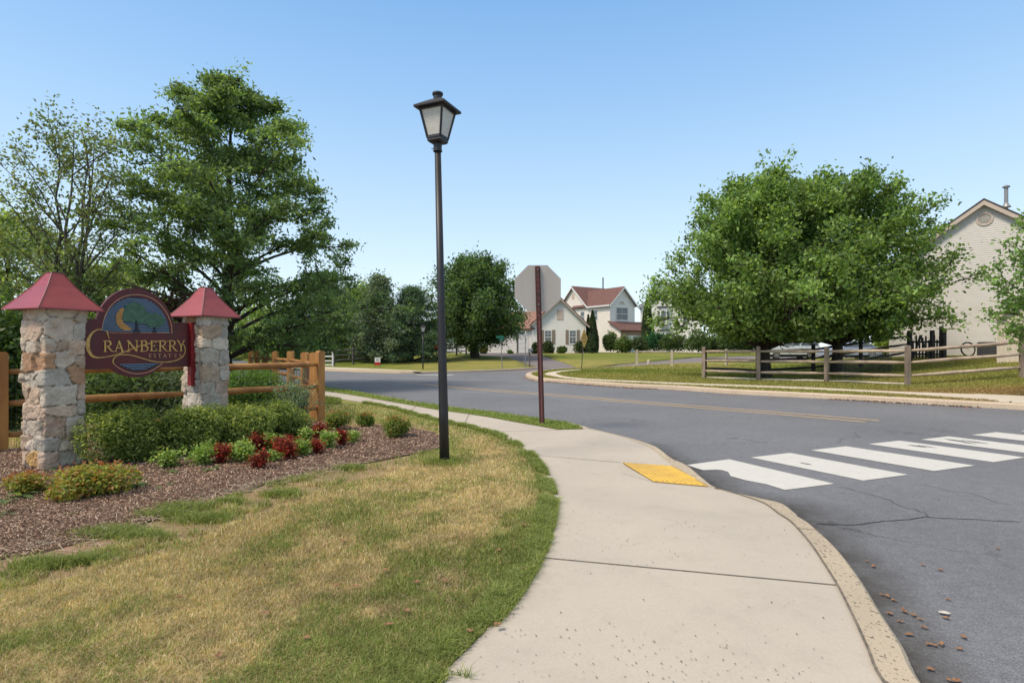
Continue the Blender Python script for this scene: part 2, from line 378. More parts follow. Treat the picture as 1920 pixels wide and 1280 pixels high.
def region(name, poly, zf, mat, spacing=1.0, kind='structure', colf=None, fine=None, skirt=0):
    """polygon (xy) -> triangulated sheet following zf"""
    pts = []
    n = len(poly)
    for i in range(n):
        a = poly[i]; b = poly[(i+1) % n]; L_ = math.hypot(b[0]-a[0], b[1]-a[1]); k = max(1, int(L_/max(spacing, .1)/1.0))
        k = min(k, 60)
        for j in range(k): pts.append((a[0]+(b[0]-a[0])*j/k, a[1]+(b[1]-a[1])*j/k))
    nb = len(pts); P = np.array(pts); x0, y0 = P.min(0); x1, y1 = P.max(0)
    gx, gy = np.meshgrid(np.arange(x0, x1, spacing), np.arange(y0, y1, spacing)); G = np.c_[gx.ravel()+spacing*.13, gy.ravel()+spacing*.07]
    if fine:
        fx0, fy0, fx1, fy1, fs = fine
        gx, gy = np.meshgrid(np.arange(fx0, fx1, fs), np.arange(fy0, fy1, fs)); m = (G[:, 0] < fx0) | (G[:, 0] > fx1) | (G[:, 1] < fy0) | (G[:, 1] > fy1)
        G = np.r_[G[m], np.c_[gx.ravel(), gy.ravel()]]
    G = G[inside(G, pts)]
    if len(G): G = G[seg_dist(G, pts+[pts[0]]) > .02]
    allp = [Vector(p) for p in pts]+[Vector(p) for p in G]
    edges = [(i, (i+1) % nb) for i in range(nb)]
    v, e, f, _, _, _ = delaunay_2d_cdt(allp, edges, [list(range(nb))], 1, 1e-5)
    V = np.array([(p.x, p.y) for p in v]); Z = zf(V[:, 0], V[:, 1])
    V3 = np.c_[V, Z]; tri = np.array([list(t) for t in f if len(t) == 3])
    a = V[tri[:, 1]]-V[tri[:, 0]]; b = V[tri[:, 2]]-V[tri[:, 0]]; cr = a[:, 0]*b[:, 1]-a[:, 1]*b[:, 0]; tri[cr < 0] = tri[cr < 0][:, ::-1]
    if skirt:
        ed = {}
        for t in tri:
            for q in range(3):
                a_, b_ = int(t[q]), int(t[(q+1) % 3]); ed[(a_, b_)] = ed.get((a_, b_), 0)+1
        bd_ = [e_ for e_ in ed if (e_[1], e_[0]) not in ed]; n0 = len(V); V = np.r_[V, V]; V3 = np.r_[V3, V3-np.array((0, 0, skirt))]; ex = []
        for a_, b_ in bd_: ex += [(b_, a_, a_+n0), (b_, a_+n0, b_+n0)]
        tri = np.r_[tri, np.array(ex)]
    cols = colf(V[:, 0], V[:, 1]) if colf else None
    me = npmesh(name, V3, tri, 3, cols)
    o = link(name, me, mat); me.shade_smooth()
    if kind: o['kind'] = kind
    return o
# ------------------------------------------------------------------ setting: ground plan traced through the terrain
def pl(pts, dz=0.0, tf=T): return [hit(a, b, dz, tf) for a, b in pts]
SWL = [(-1.9, -3), (-1.25, 0.2), (-.75, 1.3)] + pl([(815, 1280), (836, 1258), (890, 1206), (930, 1163), (969, 1116), (1000, 1065), (1025, 1014), (1036, 963), (1038, 928), (1027, 897), (1012, 870), (988, 846), (961, 827), (930, 813), (875, 799), (845, 792), (820, 787), (775, 775), (725, 762), (650, 750), (607, 744)])
ext = (-.70, .714)
def extend(p, L): return (p[0]+ext[0]*L, p[1]+ext[1]*L)
SWL += [extend(SWL[-1], 12), extend(SWL[-1], 60)]
KI = [(1.22, -3), (1.27, .8), (1.38, 1.8)] + pl([(1655, 1280), (1627, 1220), (1600, 1160), (1570, 1100), (1544, 1058), (1518, 1019), (1484, 981), (1450, 957), (1418, 939), (1356, 920), (1333, 914), (1284, 887), (1245, 861), (1198, 831), (1155, 816), (1100, 804)])
KO = [(1.39, -3), (1.44, .8), (1.54, 1.8)] + pl([(1736, 1280), (1698, 1207), (1655, 1143), (1612, 1075), (1570, 1023), (1527, 985), (1476, 949), (1424, 934), (1348, 917), (1318, 897), (1288, 872), (1258, 857), (1215, 831), (1168, 818), (1110, 804)])
STR_I = pl([(1089, 805), (1046, 806), (1004, 798), (962, 791), (920, 783), (875, 776), (822, 769), (725, 752), (650, 739), (607, 733)])
STR_I += [extend(STR_I[-1], 12), extend(STR_I[-1], 60)]
STR_O = pl([(1093, 803), (1060, 793), (1018, 787), (976, 781), (920, 773), (875, 768), (822, 761), (775, 754), (725, 745), (650, 731.5), (607, 726)])
STR_O += [extend(STR_O[-1], 12), extend(STR_O[-1], 60)]
BED = [(-8.5, 3.0)] + pl([(-100, 1078), (0, 1052), (75, 1040), (125, 1027), (187, 1010), (250, 992), (312, 966), (375, 952), (437, 930), (500, 908), (550, 897), (625, 880), (700, 867), (775, 852), (822, 842), (838, 827), (815, 812), (775, 804), (720, 800), (675, 803), (640, 797), (608, 792)]) + [(-4.05, 10.2), (-7.5, 6.2), (-9.5, 4.2)]
BED[0] = (-7.5, 2.3)
FK = pl([(1420, 674), (1317, 681), (1259, 683.5), (1186, 688), (1087, 692), (1046, 694.5), (1022, 697), (1005, 699.5), (991, 702), (985, 705), (990, 709), (999, 712), (1020, 715), (1082, 719.6), (1186, 727), (1265, 730.5), (1369, 738), (1502, 745), (1666, 754), (1895, 767)], RD, T0)
FK = FK + [(FK[-1][0]+3.3, FK[-1][1]-3.4), (FK[-1][0]+14, FK[-1][1]-14)]
LK = pl([(607, 695), (666, 697.5), (712, 699), (750, 700), (787, 700), (844, 698.7), (911, 696.7), (967, 694.5), (1010, 691)], RD, T0)
LKX = [(LK[0][0]-45, LK[0][1]+44)]+LK
def offset(poly, d):
    out = []; n = len(poly)
    for i, p in enumerate(poly):
        a = Vector(poly[max(i-1, 0)][:2]); b = Vector(poly[min(i+1, n-1)][:2]); t = (b-a).normalized(); out.append((p[0]-t.y*d, p[1]+t.x*d))
    return out
def smooth_line(p, n=4):
    out = []; m = len(p)
    for i in range(m-1):
        p0 = Vector(p[max(i-1, 0)]); p1 = Vector(p[i]); p2 = Vector(p[i+1]); p3 = Vector(p[min(i+2, m-1)])
        if (p2-p1).length > 8: out.append(tuple(p1)); continue
        for j in range(n):
            t = j/n; out.append(tuple(0.5*((2*p1)+(-p0+p2)*t+(2*p0-5*p1+4*p2-p3)*t*t+(-p0+3*p1-3*p2+p3)*t**3)))
    out.append(tuple(p[-1])); return out
SWL = smooth_line(SWL); KI = smooth_line(KI); KO = smooth_line(KO); FK = smooth_line(FK, 3)
NEARROAD = KO + STR_O[1:]
# --- road
def axis(a, b, st, f0, f1, fs):
    return np.unique(np.round(np.r_[np.arange(a, f0, st), np.arange(f0, f1, fs), np.arange(f1, b+st, st)], 4))
xs = axis(-90, 70, 1.0, -1.5, 5.0, .08); ys = axis(-8, 110, 1.0, 1.2, 11, .08)
gx, gy = np.meshgrid(xs, ys); PX = np.c_[gx.ravel(), gy.ravel()]
d1 = seg_dist(PX, NEARROAD); d2 = seg_dist(PX, FK+[]) ; d3 = seg_dist(PX, LK)
dirt = np.clip(1.0-d1/(.24+.40*vnoise(PX[:, 0], PX[:, 1], 1.3)), 0, 1)**.8
deb = np.clip(1.1-np.minimum(d2, 9)/.45, 0, 1)*(PX[:, 1] < 30)+np.clip(.5-d3/.5, 0, 1)
side = sst((PX[:, 1]-(34.0-.45*np.clip(PX[:, 0], -12, 2)))/4.0)*(PX[:, 0] > -9)*.75
side = np.where((PX[:, 0] > -5), side, side*np.clip((PX[:, 0]+9)/4, 0, 1))
Z = T0(PX[:, 0], PX[:, 1])+RD
nx, ny = len(xs), len(ys); ii, jj = np.meshgrid(np.arange(nx-1), np.arange(ny-1)); b0 = (jj*nx+ii).ravel()
quads = np.c_[b0, b0+1, b0+nx+1, b0+nx]
me = npmesh('road', np.c_[PX, Z], quads, 4, np.c_[dirt, deb, side]); o = link('road', me, M['road']); o['kind'] = 'structure'; me.shade_smooth()
# --- base ground to the horizon
g = MB(); RR = [0, 40, 80, 130, 250, 600, 2500]; 
base_pts = []
for r in RR[1:]:
    for k in range(48): a = 2*math.pi*k/48; base_pts.append((r*math.cos(a), r*math.sin(a)))
V = [(0, 0, -.5)]
for i, r in enumerate(RR[1:]):
    for k in range(48):
        x, y = base_pts[i*48+k]; V.append((x, y, (-.6 if r <= 130 else (.4 if r <= 250 else .9))))
Fs = [(0, 1+k, 1+(k+1) % 48) for k in range(48)]
for i in range(len(RR)-2):
    for k in range(48):
        a = 1+i*48+k; b = 1+i*48+(k+1) % 48; Fs.append((a, a+48, b+48, b))
g.add(V, Fs); o = g.build('ground', simple('far_ground', (.11, .14, .05), (.16, .17, .07), .4, .95)); struct(o)

# --- lawns
TAN = np.array((.46, .35, .18)); GRN = np.array((.16, .20, .055)); DKG = np.array((.07, .12, .035))
BEDc = BED+[BED[0]]
def greenness(x, y):
    P = np.c_[x, y]; db = seg_dist(P, BEDc); ds = seg_dist(P, SWL); nz = fbm(x, y, 1.6, 2); nz2 = fbm(x, y, .7, 5)
    g = np.clip(1.15-(db+.0)/(.25+.60*nz), 0, 1)
    wd = .10+.42*sst((4.6-y)/1.8)+.22*nz
    g = np.maximum(g, np.clip(1.15-ds/(wd+.12), 0, 1))
    g = np.maximum(g, sst((y-7.6)/2.5)*.8)
    g = np.maximum(g, np.clip((nz2-.56)*2.0, 0, .22))
    g = np.maximum(g, sst((-x-2.6)/2)*sst((3.6-y)/1.2)*.2)
    g = g*(.72+.56*nz)
    return np.clip(g, 0, 1)
def lawncol(x, y):
    g = greenness(x, y)[:, None]*.85
    c = (TAN*.95)*(1-g)+(GRN*1.1)*g; lz = (sst((-x-.9)/.6)*(seg_dist(np.c_[x, y], BEDc) < .62))[:, None]*.8; return c*(1-lz)+np.array((.36, .25, .17))*lz
o = region('near_lawn', [p for p in SWL]+[(-60, 75), (-60, -3)], lambda x, y: T(x, y), M['lawn'], 2.0, colf=lawncol, fine=(-7, 1.5, 1.2, 12, .16))
def farcol(x, y):
    n = fbm(x, y, .35, 3)[:, None]; n2 = sst((fbm(x, y, .12, 8)-.35)*3)[:, None]
    return np.array((.155, .185, .04))*(1-n2)+np.array((.25, .235, .075))*n2
LL = LKX + pl([(977, 678), (954, 670), (902, 665.5)]) + [(-6.0, 60), (-20, 66), (-30, 110), (-90, 110)]
LLi = offset(LKX, .17)
region('far_lawn', LLi+LL[len(LKX):], T, M['lawn'], 1.5, colf=farcol, skirt=.2)
o = region('far_left_sidewalk', pl([(520, 690), (607, 691), (700, 694), (760, 695.5), (800, 697.5)])[0:] + pl([(775, 694.6), (700, 691.5), (607, 688), (520, 686.5)]), lambda x, y: T(x, y)+.012, M['paleconc'], 1.0)
CL = pl([(1000, 659), (1022, 666), (1040, 672), (1060, 678), (1081, 686), (1111, 686.5), (1160, 681), (1259, 672), (1300, 668), (1400, 665)]) 
CL = CL+[(45, 58), (60, 110), (0, 110)]
CL[0] = (XH(1003, 60), 61)
region('centre_lawn', CL, lambda x, y: T(x, y)-.05, M['lawn'], 1.5, colf=farcol, skirt=.2)
FKi = offset(FK, .30)
YB = FK[0]
yard_back = [(60, 44), (YB[0]+6, YB[1]+.5)]
def yardcol(x, y):
    c = farcol(x, y); b = (sst((x-9.5)/3.5)*sst((19.2-y)/2.0)*(.4+.9*fbm(x, y, 1.1, 4)))[:, None]
    c = c*(1-np.clip(b, 0, 1))+np.array((.31, .20, .10))*np.clip(b, 0, 1)
    return c
YARD = FKi+[(60, -2), (60, 44), (YB[0]+6, YB[1]+.6)]
region('corner_lawn', YARD, T, M['lawn'], 1.0, colf=yardcol, fine=(0, 12, 20, 30, .5), skirt=.2)
# far sidewalk strip in the corner lot
SF = pl([(1087, 692.5), (1052, 695), (1030, 698), (1022, 702.5), (1056, 709), (1108, 714), (1186, 717.2), (1265, 721), (1395, 726), (1520, 731), (1666, 738.5), (1791, 747), (1874, 752), (1935, 757)])
SBk = pl([(1090, 693.5), (1058, 696.5), (1044, 699.5), (1046, 702), (1064, 706.5), (1108, 710.5), (1186, 714), (1265, 717.5), (1395, 722), (1520, 726.5), (1666, 733.5), (1832, 739.5), (1935, 743)])
SF.append((SF[-1][0]+12, SF[-1][1]-12.2)); SBk.append((SBk[-1][0]+12, SBk[-1][1]-12.2))
SF = smooth_line(SF, 3); SBk = smooth_line(SBk, 3)
region('far_sidewalk', SF+SBk[::-1], lambda x, y: T(x, y)+.012, M['paleconc'], .8)
# near sidewalk, grass strip
SW = [(p[0], p[1]) for p in KI[::-1]]
sw_poly = SWL + STR_I[::-1] + SW
sidewalk = region('sidewalk', sw_poly, lambda x, y: T(x, y)+.006, M['concrete'], 1.2, fine=(-.5, 4.2, 4.2, 9.5, .15))
region('verge', STR_I+STR_O[::-1], lambda x, y: T(x, y)+.015, M['lawn'], .6, colf=lambda x, y: np.tile(GRN*1.25, (len(x), 1)))
# kerbs
def kerb(name, inner, outer, mat, zt=.012):
    V = []; Fc = []; n = min(len(inner), len(outer))
    for i in range(n):
        a = Vector(inner[i]); b = Vector(outer[i]); m = a.lerp(b, .80)
        za = tz(*a)+zt; zr = float(T0(*b))+RD
        ztop = max(za, zr+.03)
        rr = 1-.12*((i*7) % 5)/5*0
        V += [(a.x, a.y, ztop), (m.x, m.y, ztop-.004), (a.lerp(b, .95).x, a.lerp(b, .95).y, ztop-.03 if ztop-zr > .06 else ztop-.008), (b.x, b.y, zr-.05), (a.x, a.y, zr-.05)]
    for i in range(n-1):
        for k in range(5):
            k2 = (k+1) % 5; Fc.append((i*5+k, i*5+k2, (i+1)*5+k2, (i+1)*5+k))
    mb = MB(); mb.add(V, Fc); o = mb.build(name, mat); struct(o); return o
def resample(p, n):
    P = np.array(p); d = np.r_[0, np.cumsum(np.hypot(*np.diff(P, axis=0).T))]; t = np.linspace(0, d[-1], n)
    return list(zip(np.interp(t, d, P[:, 0]), np.interp(t, d, P[:, 1])))
def nearest_pairs(outer, inner):
    I = np.array(resample(inner, 1500)); return [tuple(I[np.argmin(np.hypot(*(I-np.array(p)).T))]) for p in outer]
KOr = resample(KO[2:], 160)
kerb('kerb', nearest_pairs(KOr, KI), KOr, M['kerb'])
SOr = resample(STR_O[:12], 60)
kerb('verge_kerb', SOr, offset(SOr, -.17), M['kerbfar'], .0)
kerb('far_kerb', offset(FK, .32), FK, M['kerbfar'], .02)
kerb('far_left_kerb', offset(LKX, .18), LKX, M['kerbfar'], .0)
# kerb joints (dark gaps) in the far kerb
for px, py in ((1268, 729), (1372, 737), (1502, 744), (1667, 753), (1893, 765)):
    x, y = hit(px, py, RD, T0); P = np.array(FK); i = int(np.argmin(np.hypot(*(P-np.array((x, y))).T))); t = Vector(FK[min(i+1, len(FK)-1)])-Vector(FK[i-1]); t.normalize()
    nrm = Vector((-t.y, t.x)); p = Vector((x, y)); mb = MB(); c = p+nrm*.15
    mb.box((c.x, c.y, float(T0(x, y))-.04), (.025, .36, .145), math.atan2(nrm.y, nrm.x)-math.pi/2); o = mb.build('kerb_joint', M['joint']); struct(o)
# sidewalk joints
def strip(name, pts, w_, dz, mat, tf=T, parent=None):
    mb = MB(); n = len(pts); vs = []
    for i, p in enumerate(pts):
        a = Vector(pts[max(i-1, 0)]); b = Vector(pts[min(i+1, n-1)]); t = (b-a).normalized(); nr = Vector((-t.y, t.x))*w_/2
        for s in (1, -1):
            q = Vector(p)+nr*s; vs.append((q.x, q.y, float(tf(q.x, q.y))+dz))
    mb.add(vs, [(2*i, 2*i+1, 2*i+3, 2*i+2) for i in range(n-1)]); return mb.build(name, mat, parent)
def lerp_px(a, b, n): return [(a[0]+(b[0]-a[0])*i/n, a[1]+(b[1]-a[1])*i/n) for i in range(n+1)]
ORG[sidewalk] = Vector((0, 0, 0))
for a, b, w_ in (((1015, 1047), (1569, 1099), .011), ((1002, 854), (1164, 868), .007), ((940, 809.5), (1046, 806.5), .012), ((1166, 888), (1226, 905), .004), ((870, 797), (880, 776), .01), ((770, 772), (780, 755+6), .01), ((690, 756), (702, 747), .01)):
    strip('joint', pl(lerp_px(a, b, 14)), w_, .010, M['joint'], T, sidewalk)
# joint of dirt between sidewalk and kerb
strip('joint', KI[8:52], .013, .0155, M['joint'], T, sidewalk)
# --- road markings
def flat(name, pts, dz, mat, tf=T0):
    P = [(p[0], p[1]) for p in pts]
    o = region(name, P, lambda x, y: tf(x, y)+dz, mat, .6); return o
def rp(z): return [hit(1100+.427*x, 780+.427*y, RD, T0) for x, y in z]
s1 = rp([(440, 215), (625, 190), (1088, 298), (870, 325)]); s3 = rp([(985, 150), (1140, 133), (1705, 218), (1525, 242)])
stripes = [rp([(440, 215), (625, 190), (1088, 298), (870, 325), (790, 300), (700, 283), (632, 264), (622, 246), (596, 238), (570, 236), (512, 238), (478, 228)]),
           rp([(720, 182), (893, 162), (1412, 258), (1215, 284)]), s3]
d31 = np.array(s3[3])-np.array(s3[0]); d32 = np.array(s3[1])-np.array(s3[0])
for ax in ((1237, 123), (1467, 103), (1690, 83), (1905, 66)):
    A = np.array(rp([ax])[0]); stripes.append([tuple(A), tuple(A+d32), tuple(A+d32+d31), tuple(A+d31)])
for s in stripes:
    flat('crosswalk_stripe', s, RD+.005, M['paintwhite'])
worn = simple('worn_asphalt', (.15, .15, .16), (.11, .11, .12), 40, .9)
rr = random.Random(5)
for ax, n, L_ in (((960, 214), 1, .16), ((1245, 228), 1, .09), ((1455, 130), 3, .28), ((1640, 108), 4, .30), ((1700, 118), 3, .2)):
    c = rp([ax])[0]
    for k in range(n):
        cx, cy = c[0]+rr.uniform(-.12, .12), c[1]+rr.uniform(-.1, .1); pts = []
        dvec = Vector((d31[0], d31[1])).normalized(); pv = Vector((-dvec.y, dvec.x)); m_ = 12
        for q in range(m_):
            a = 2*math.pi*q/m_; r_ = rr.uniform(.6, 1.1); v_ = dvec*math.cos(a)*L_*.5*r_+pv*math.sin(a)*.022*r_; pts.append((cx+v_.x, cy+v_.y))
        flat('worn_patch', pts, RD+.009+.001*k, worn)
for top, bot, e in (((765, 717.4), (1648, 787.5), 0), ((765, 718.4), (1625, 791.5), 0)):
    pass
def yl(keys):
    return [hit(x, y, RD, T0) for x, y in keys]
Y1 = smooth_line(yl([(762, 717.3), (875, 727), (920, 730.2), (1100, 744), (1160, 749.5), (1360, 765), (1560, 781), (1648, 788.5)]), 4)
strip('yellow_line', Y1, .10, RD+.005, M['paintyellow'], T0).__setitem__('kind', 'structure')
Y2 = smooth_line(yl([(800, 721.8), (875, 728.8), (920, 732.9), (1100, 747.2), (1160, 752.8), (1360, 768.8), (1560, 785.5), (1622, 791.3)]), 4)
strip('yellow_line', Y2, .10, RD+.005, M['paintyellow'], T0).__setitem__('kind', 'structure')
st = strip('stop_line', [hit(780, 702.4, RD, T0), hit(850, 703.2, RD, T0)], .55, RD+.006, M['paintwhite'], T0); struct(st)
for _k in (44, 78, 112):
    _a = KOr[_k]; _b = nearest_pairs([_a], KI)[0]
    struct(strip('kerb_joint', [_a, _b], .008, .0165, M['joint'], T))
# --- crack across the near road
crk = simple('crack_tar', (.02, .02, .02), None, 5, .9)
ck = [(1010, 472), (1080, 474), (1140, 478), (1200, 476), (1260, 466), (1330, 460), (1420, 455), (1488, 444), (1560, 448), (1650, 452), (1760, 458), (1850, 462), (1930, 468)]
ckw = []
for i, p in enumerate(ck[:-1]):
    for t in (0, .33, .66):
        q = ck[i+1]; ckw.append((p[0]+(q[0]-p[0])*t+rr.uniform(-5, 5), p[1]+(q[1]-p[1])*t+rr.uniform(-1.6, 1.6)))
struct(strip('road_crack', rp(ckw), .010, RD+.004, crk, T0))
ck2 = [(1500, 444), (1470, 420), (1380, 395), (1300, 360), (1180, 330), (1090, 300)]
struct(strip('road_crack', rp([(a+rr.uniform(-8, 8), b+rr.uniform(-3, 3)) for i in range(5) for a, b in [(ck2[i][0]+(ck2[i+1][0]-ck2[i][0])*t, ck2[i][1]+(ck2[i+1][1]-ck2[i][1])*t) for t in (0, .33, .66)]]), .006, RD+.004, crk, T0))
ck3 = [(1440, 290), (1560, 320), (1700, 345), (1800, 380), (1900, 400)]
struct(strip('road_crack', rp([(a+rr.uniform(-8, 8), b+rr.uniform(-3, 3)) for i in range(4) for a, b in [(ck3[i][0]+(ck3[i+1][0]-ck3[i][0])*t, ck3[i][1]+(ck3[i+1][1]-ck3[i][1])*t) for t in (0, .33, .66)]]), .005, RD+.004, crk, T0))
# --- tactile mat
TM = pl([(1167, 869), (1261, 876), (1291, 892), (1328, 914), (1226, 905)])
tp = thing('tactile_paving', 'yellow tactile warning mat set in the sidewalk at the crosswalk ramp', 'tactile mat', (TM[0][0], TM[0][1], tz(*TM[0])))
mb = MB(); mb.prism([(p[0], p[1], tz(*p)+.012) for p in TM], (0, 0, .006)); mb.build('mat_plate', M['tactile_base'], tp)
o = [c for c in tp.children][0]
mb = MB(); A = Vector(TM[0]); B_ = Vector(TM[1]); u = (Vector(TM[4])-A).normalized(); v = Vector((-u.y, u.x)); 
if v.dot(B_-A) < 0: v = -v
for i in range(-4, 34):
    for j in range(-12, 26):
        p = A+u*(.02+i*.050)+v*(.02+j*.050)
        if not inside(np.array([[p.x, p.y]]), TM)[0] or seg_dist(np.array([[p.x, p.y]]), TM+[TM[0]])[0] < .014: continue
        z = tz(p.x, p.y)+.0178; vs = []
        for r_, dz in ((.019, 0), (.012, .009)):
            for k in range(6): a = k*math.pi/3; vs.append((p.x+r_*math.cos(a), p.y+r_*math.sin(a), z+dz))
        mb.add(vs, [(k, (k+1) % 6, 6+(k+1) % 6, 6+k) for k in range(6)]+[tuple(range(6, 12))])
mb.build('raised_domes', M['tactile'], tp)
# --- mulch bed
def bedz(x, y):
    P = np.c_[x, y]; d = seg_dist(P, BEDc)
    return T(x, y)+.012+.03*sst(d/.5)+.03*(fbm(x, y, 4, 1)-.5)*sst(d/.2)
region('mulch_bed', BED, bedz, M['mulch'], .12)
def bz(x, y): return float(bedz(np.array([x]), np.array([y]))[0]) if inside(np.array([[x, y]]), BED)[0] else tz(x, y)
def soilcol(): pass
soil = region('soil_patch', pl([(-60, 1060), (0, 1048), (75, 1036), (125, 1023), (187, 1006), (250, 988), (262, 1004), (190, 1030), (120, 1052), (60, 1066), (-60, 1092)]), lambda x, y: T(x, y)+.008, M['soil'], .2)
# ------------------------------------------------------------------ trees and plants
def bez(a, b, c, t): return a*(1-t)**2+b*2*t*(1-t)+c*t*t
def ray3(px, py, Y): return at(px, py, Y)
def tree(name, label, px, Y, z0, H, cb, env, nl=34, leaf=.16, N=40000, pal=((.05, .09, .02),), tr=.2, rise=.35, droop=0.0, seed=1, spread=.42, nsec=9, group=None, bark='bark', x=None, trunks=1, lean=0, cat='tree', flat=.55, secl=.38, asym=None, leaf_up=.4, clip=None, top=True, clumpn=4, aspect=.55, minz=0):
    """env(t): crown radius at t (0 = crown base cb, 1 = top H); H, cb above z0"""
    rng = np.random.RandomState(seed); X = XH(px, Y) if x is None else x
    root = thing(name, label, cat, (X, Y, z0), group); mb = MB(); C = []; 
    base = np.array((X, Y, z0-.1)); ct = H-cb
    tops = []
    for q in range(trunks):
        off = np.array((0, 0, 0.)) if trunks == 1 else np.array((rng.uniform(-1, 1)*env(.5)*.45, rng.uniform(-.6, .6), 0))
        pts = []; n = 9
        for i in range(n):
            t = i/(n-1); pts.append(base+np.array((lean*t, 0, H*.94*t))+off*t**.7+rng.normal(size=3)*np.array((1, 1, 0))*H*.008*(0 < i))
        pts = np.array(pts); tops.append(pts)
        mb.path([pts[0]+np.array((0, 0, -.1))]+list(pts), [tr*1.5*(1 if trunks == 1 else .6)]+[max(tr*(1-.93*i/(n-1))*(1 if trunks == 1 else .6), .012) for i in range(n)], 8)
    if C is not None:
        for i in range(nl):
            pts = tops[i % trunks]; f = (i+rng.uniform(0, .9))/nl; tt = f**.9
            zt = cb+ct*(tt*.97)                                   # tip height
            L = env(min(tt, .995))*rng.uniform(.64, 1.10); ph = i*2.39996+rng.uniform(-.4, .4)
            if asym: L *= asym(ph)
            za = max(cb*.75, zt-L*rise*rng.uniform(.7, 1.3)+0.0)
            za = min(za, H*.93); k = np.clip(za/(H*.94), 0, 1)*(len(pts)-1); i0 = min(int(k), len(pts)-2); a = pts[i0]+(pts[i0+1]-pts[i0])*(k-i0)
            ctr = pts[-1][:2] if trunks > 1 else (base[:2]+np.array((lean*zt/H, 0)))
            tip = np.array((ctr[0]*(1 if trunks == 1 else .0)+(a[0] if trunks > 1 else 0)+math.cos(ph)*L, (ctr[1] if trunks == 1 else a[1])+math.sin(ph)*L, z0+zt))
            mid = (a+tip)/2+np.array((0, 0, L*(.12+droop)))+rng.normal(size=3)*L*.05
            tip = tip+np.array((0, 0, -droop*L*.35))
            path = [bez(a, mid, tip, s/6) for s in range(7)]; r0 = max(tr*.34*(1-.6*tt)*min(1, L/max(env(.4), .1)), .015)
            mb.path(path, [r0*(1-.88*s/6)+.004 for s in range(7)], 5, cap=False)
            for j in range(nsec):
                s = .22+.78*(j+rng.rand())/nsec; p = bez(a, mid, tip, s); tg = bez(a, mid, tip, min(s+.05, 1))-bez(a, mid, tip, s-.05); tg /= np.linalg.norm(tg)+1e-9
                d = rng.normal(size=3)*np.array((1, 1, flat)); d /= np.linalg.norm(d); d = d*.85+tg*.75; d /= np.linalg.norm(d)
                l2 = secl*(.35*env(.4)+.65*L)*(1.05-.6*s)*rng.uniform(.6, 1.3); e = p+d*l2+np.array((0, 0, l2*.10-droop*l2*.3))
                m2 = (p+e)/2+rng.normal(size=3)*l2*.06
                mb.path([p, m2, e], [r0*.35+.004, r0*.22+.003, .003], 4, cap=False)
                for c in range(clumpn):
                    u = .3+.75*(c+rng.rand())/clumpn; C.append(bez(p, m2, e, min(u, 1.03)))
        if top:
            for pts in tops:
                for c in range(10): C.append(pts[-1]+rng.normal(size=3)*np.array((.3, .3, .5))*env(.85)*.6)
    mb.build('trunk', M[bark], root, smooth=True)
    C = np.array(C); 
    if clip is not None: C = C[clip(C)]
    k = rng.randint(len(C), size=N); wgt = rng.uniform(.5, 1.4, len(C)); 
    off = rng.normal(size=(N, 3))*np.array((1, 1, flat+.15))*spread*wgt[k][:, None]
    P = C[k]+off
    if minz:
        mz = P[:, 2] > z0+minz; P = P[mz]; k = k[mz]; N = len(P)
    clump_tone = rng.normal(size=len(C))*.24
    zr = (P[:, 2]-z0-cb)/ct
    cols = pick(rng, N, pal, .14)*(1+clump_tone[k])[:, None]*1.72
    cols = cols*np.array((1.0, 1.0, 1.35)); me = leaves_mesh('crown', P, leaf*rng.uniform(.6, 1.25, N), np.clip(cols, .003, 1), rng, leaf_up, aspect)
    link('crown', me, M['leaf'], root)
    return root
def E(*pts):
    xs_ = [p[0] for p in pts]; ys_ = [p[1] for p in pts]
    return lambda t: float(np.interp(t, xs_, ys_))
OAK = ((.11, .15, .04), (.085, .12, .035), (.14, .185, .05), (.065, .095, .03))
MAP = ((.125, .185, .042), (.095, .15, .035), (.165, .23, .055), (.07, .115, .028))
DRK = ((.045, .075, .025), (.06, .095, .03), (.035, .06, .022), (.075, .115, .035))
YEL = ((.14, .18, .045), (.17, .21, .06), (.11, .15, .04))
PINE = ((.055, .095, .05), (.075, .12, .06), (.045, .075, .04))
tree('oak_tree', 'tall broad oak tree with open dark green crown behind the stone sign pillars', 432, 20, 0, 10.9, 1.35,
     E((0, 4.6), (.12, 5.6), (.25, 5.1), (.40, 4.4), (.55, 4.2), (.68, 3.8), (.80, 2.8), (.90, 1.9), (1, .5)), nl=60, leaf=.16, N=84000, pal=((.095, .145, .045), (.075, .12, .038), (.125, .175, .05), (.06, .09, .032)), tr=.25, rise=.42, droop=.06, seed=11, spread=.20, nsec=11, flat=.35, secl=.34, clumpn=3, aspect=.45)
tree('birch_tree', 'slender sparse tree with thin grey stems and small leaves left of the oak', 118, 16.5, 0, 8.3, 1.2,
     E((0, 1.0), (.2, 1.5), (.5, 1.9), (.8, 1.9), (1, 1.1)), nl=46, leaf=.12, N=11000, pal=((.10, .135, .045), (.115, .13, .05), (.085, .115, .038)), tr=.15, rise=1.1, seed=5, spread=.15, nsec=8, trunks=4, bark='barkgrey', flat=.9, secl=.42, clumpn=3)
tree('leafy_tree', 'yellow-green rounded tree at the left edge behind the red-roofed pillar', 18, 23, 0, 6.6, .9,
     E((0, 2.5), (.4, 4.2), (.7, 3.6), (1, 1.0)), nl=40, leaf=.16, N=34000, pal=YEL+OAK[:2], tr=.24, rise=.7, seed=21, spread=.30, nsec=8)
tree('leafy_tree', 'low yellow-green tree showing between the oak and the thin birch stems', 215, 30, 0, 5.6, .5,
     E((0, 2.8), (.4, 4.0), (.7, 3.2), (1, 1.0)), nl=34, leaf=.18, N=18000, pal=YEL+OAK[:3], tr=.2, rise=.6, seed=22, spread=.35, nsec=8)
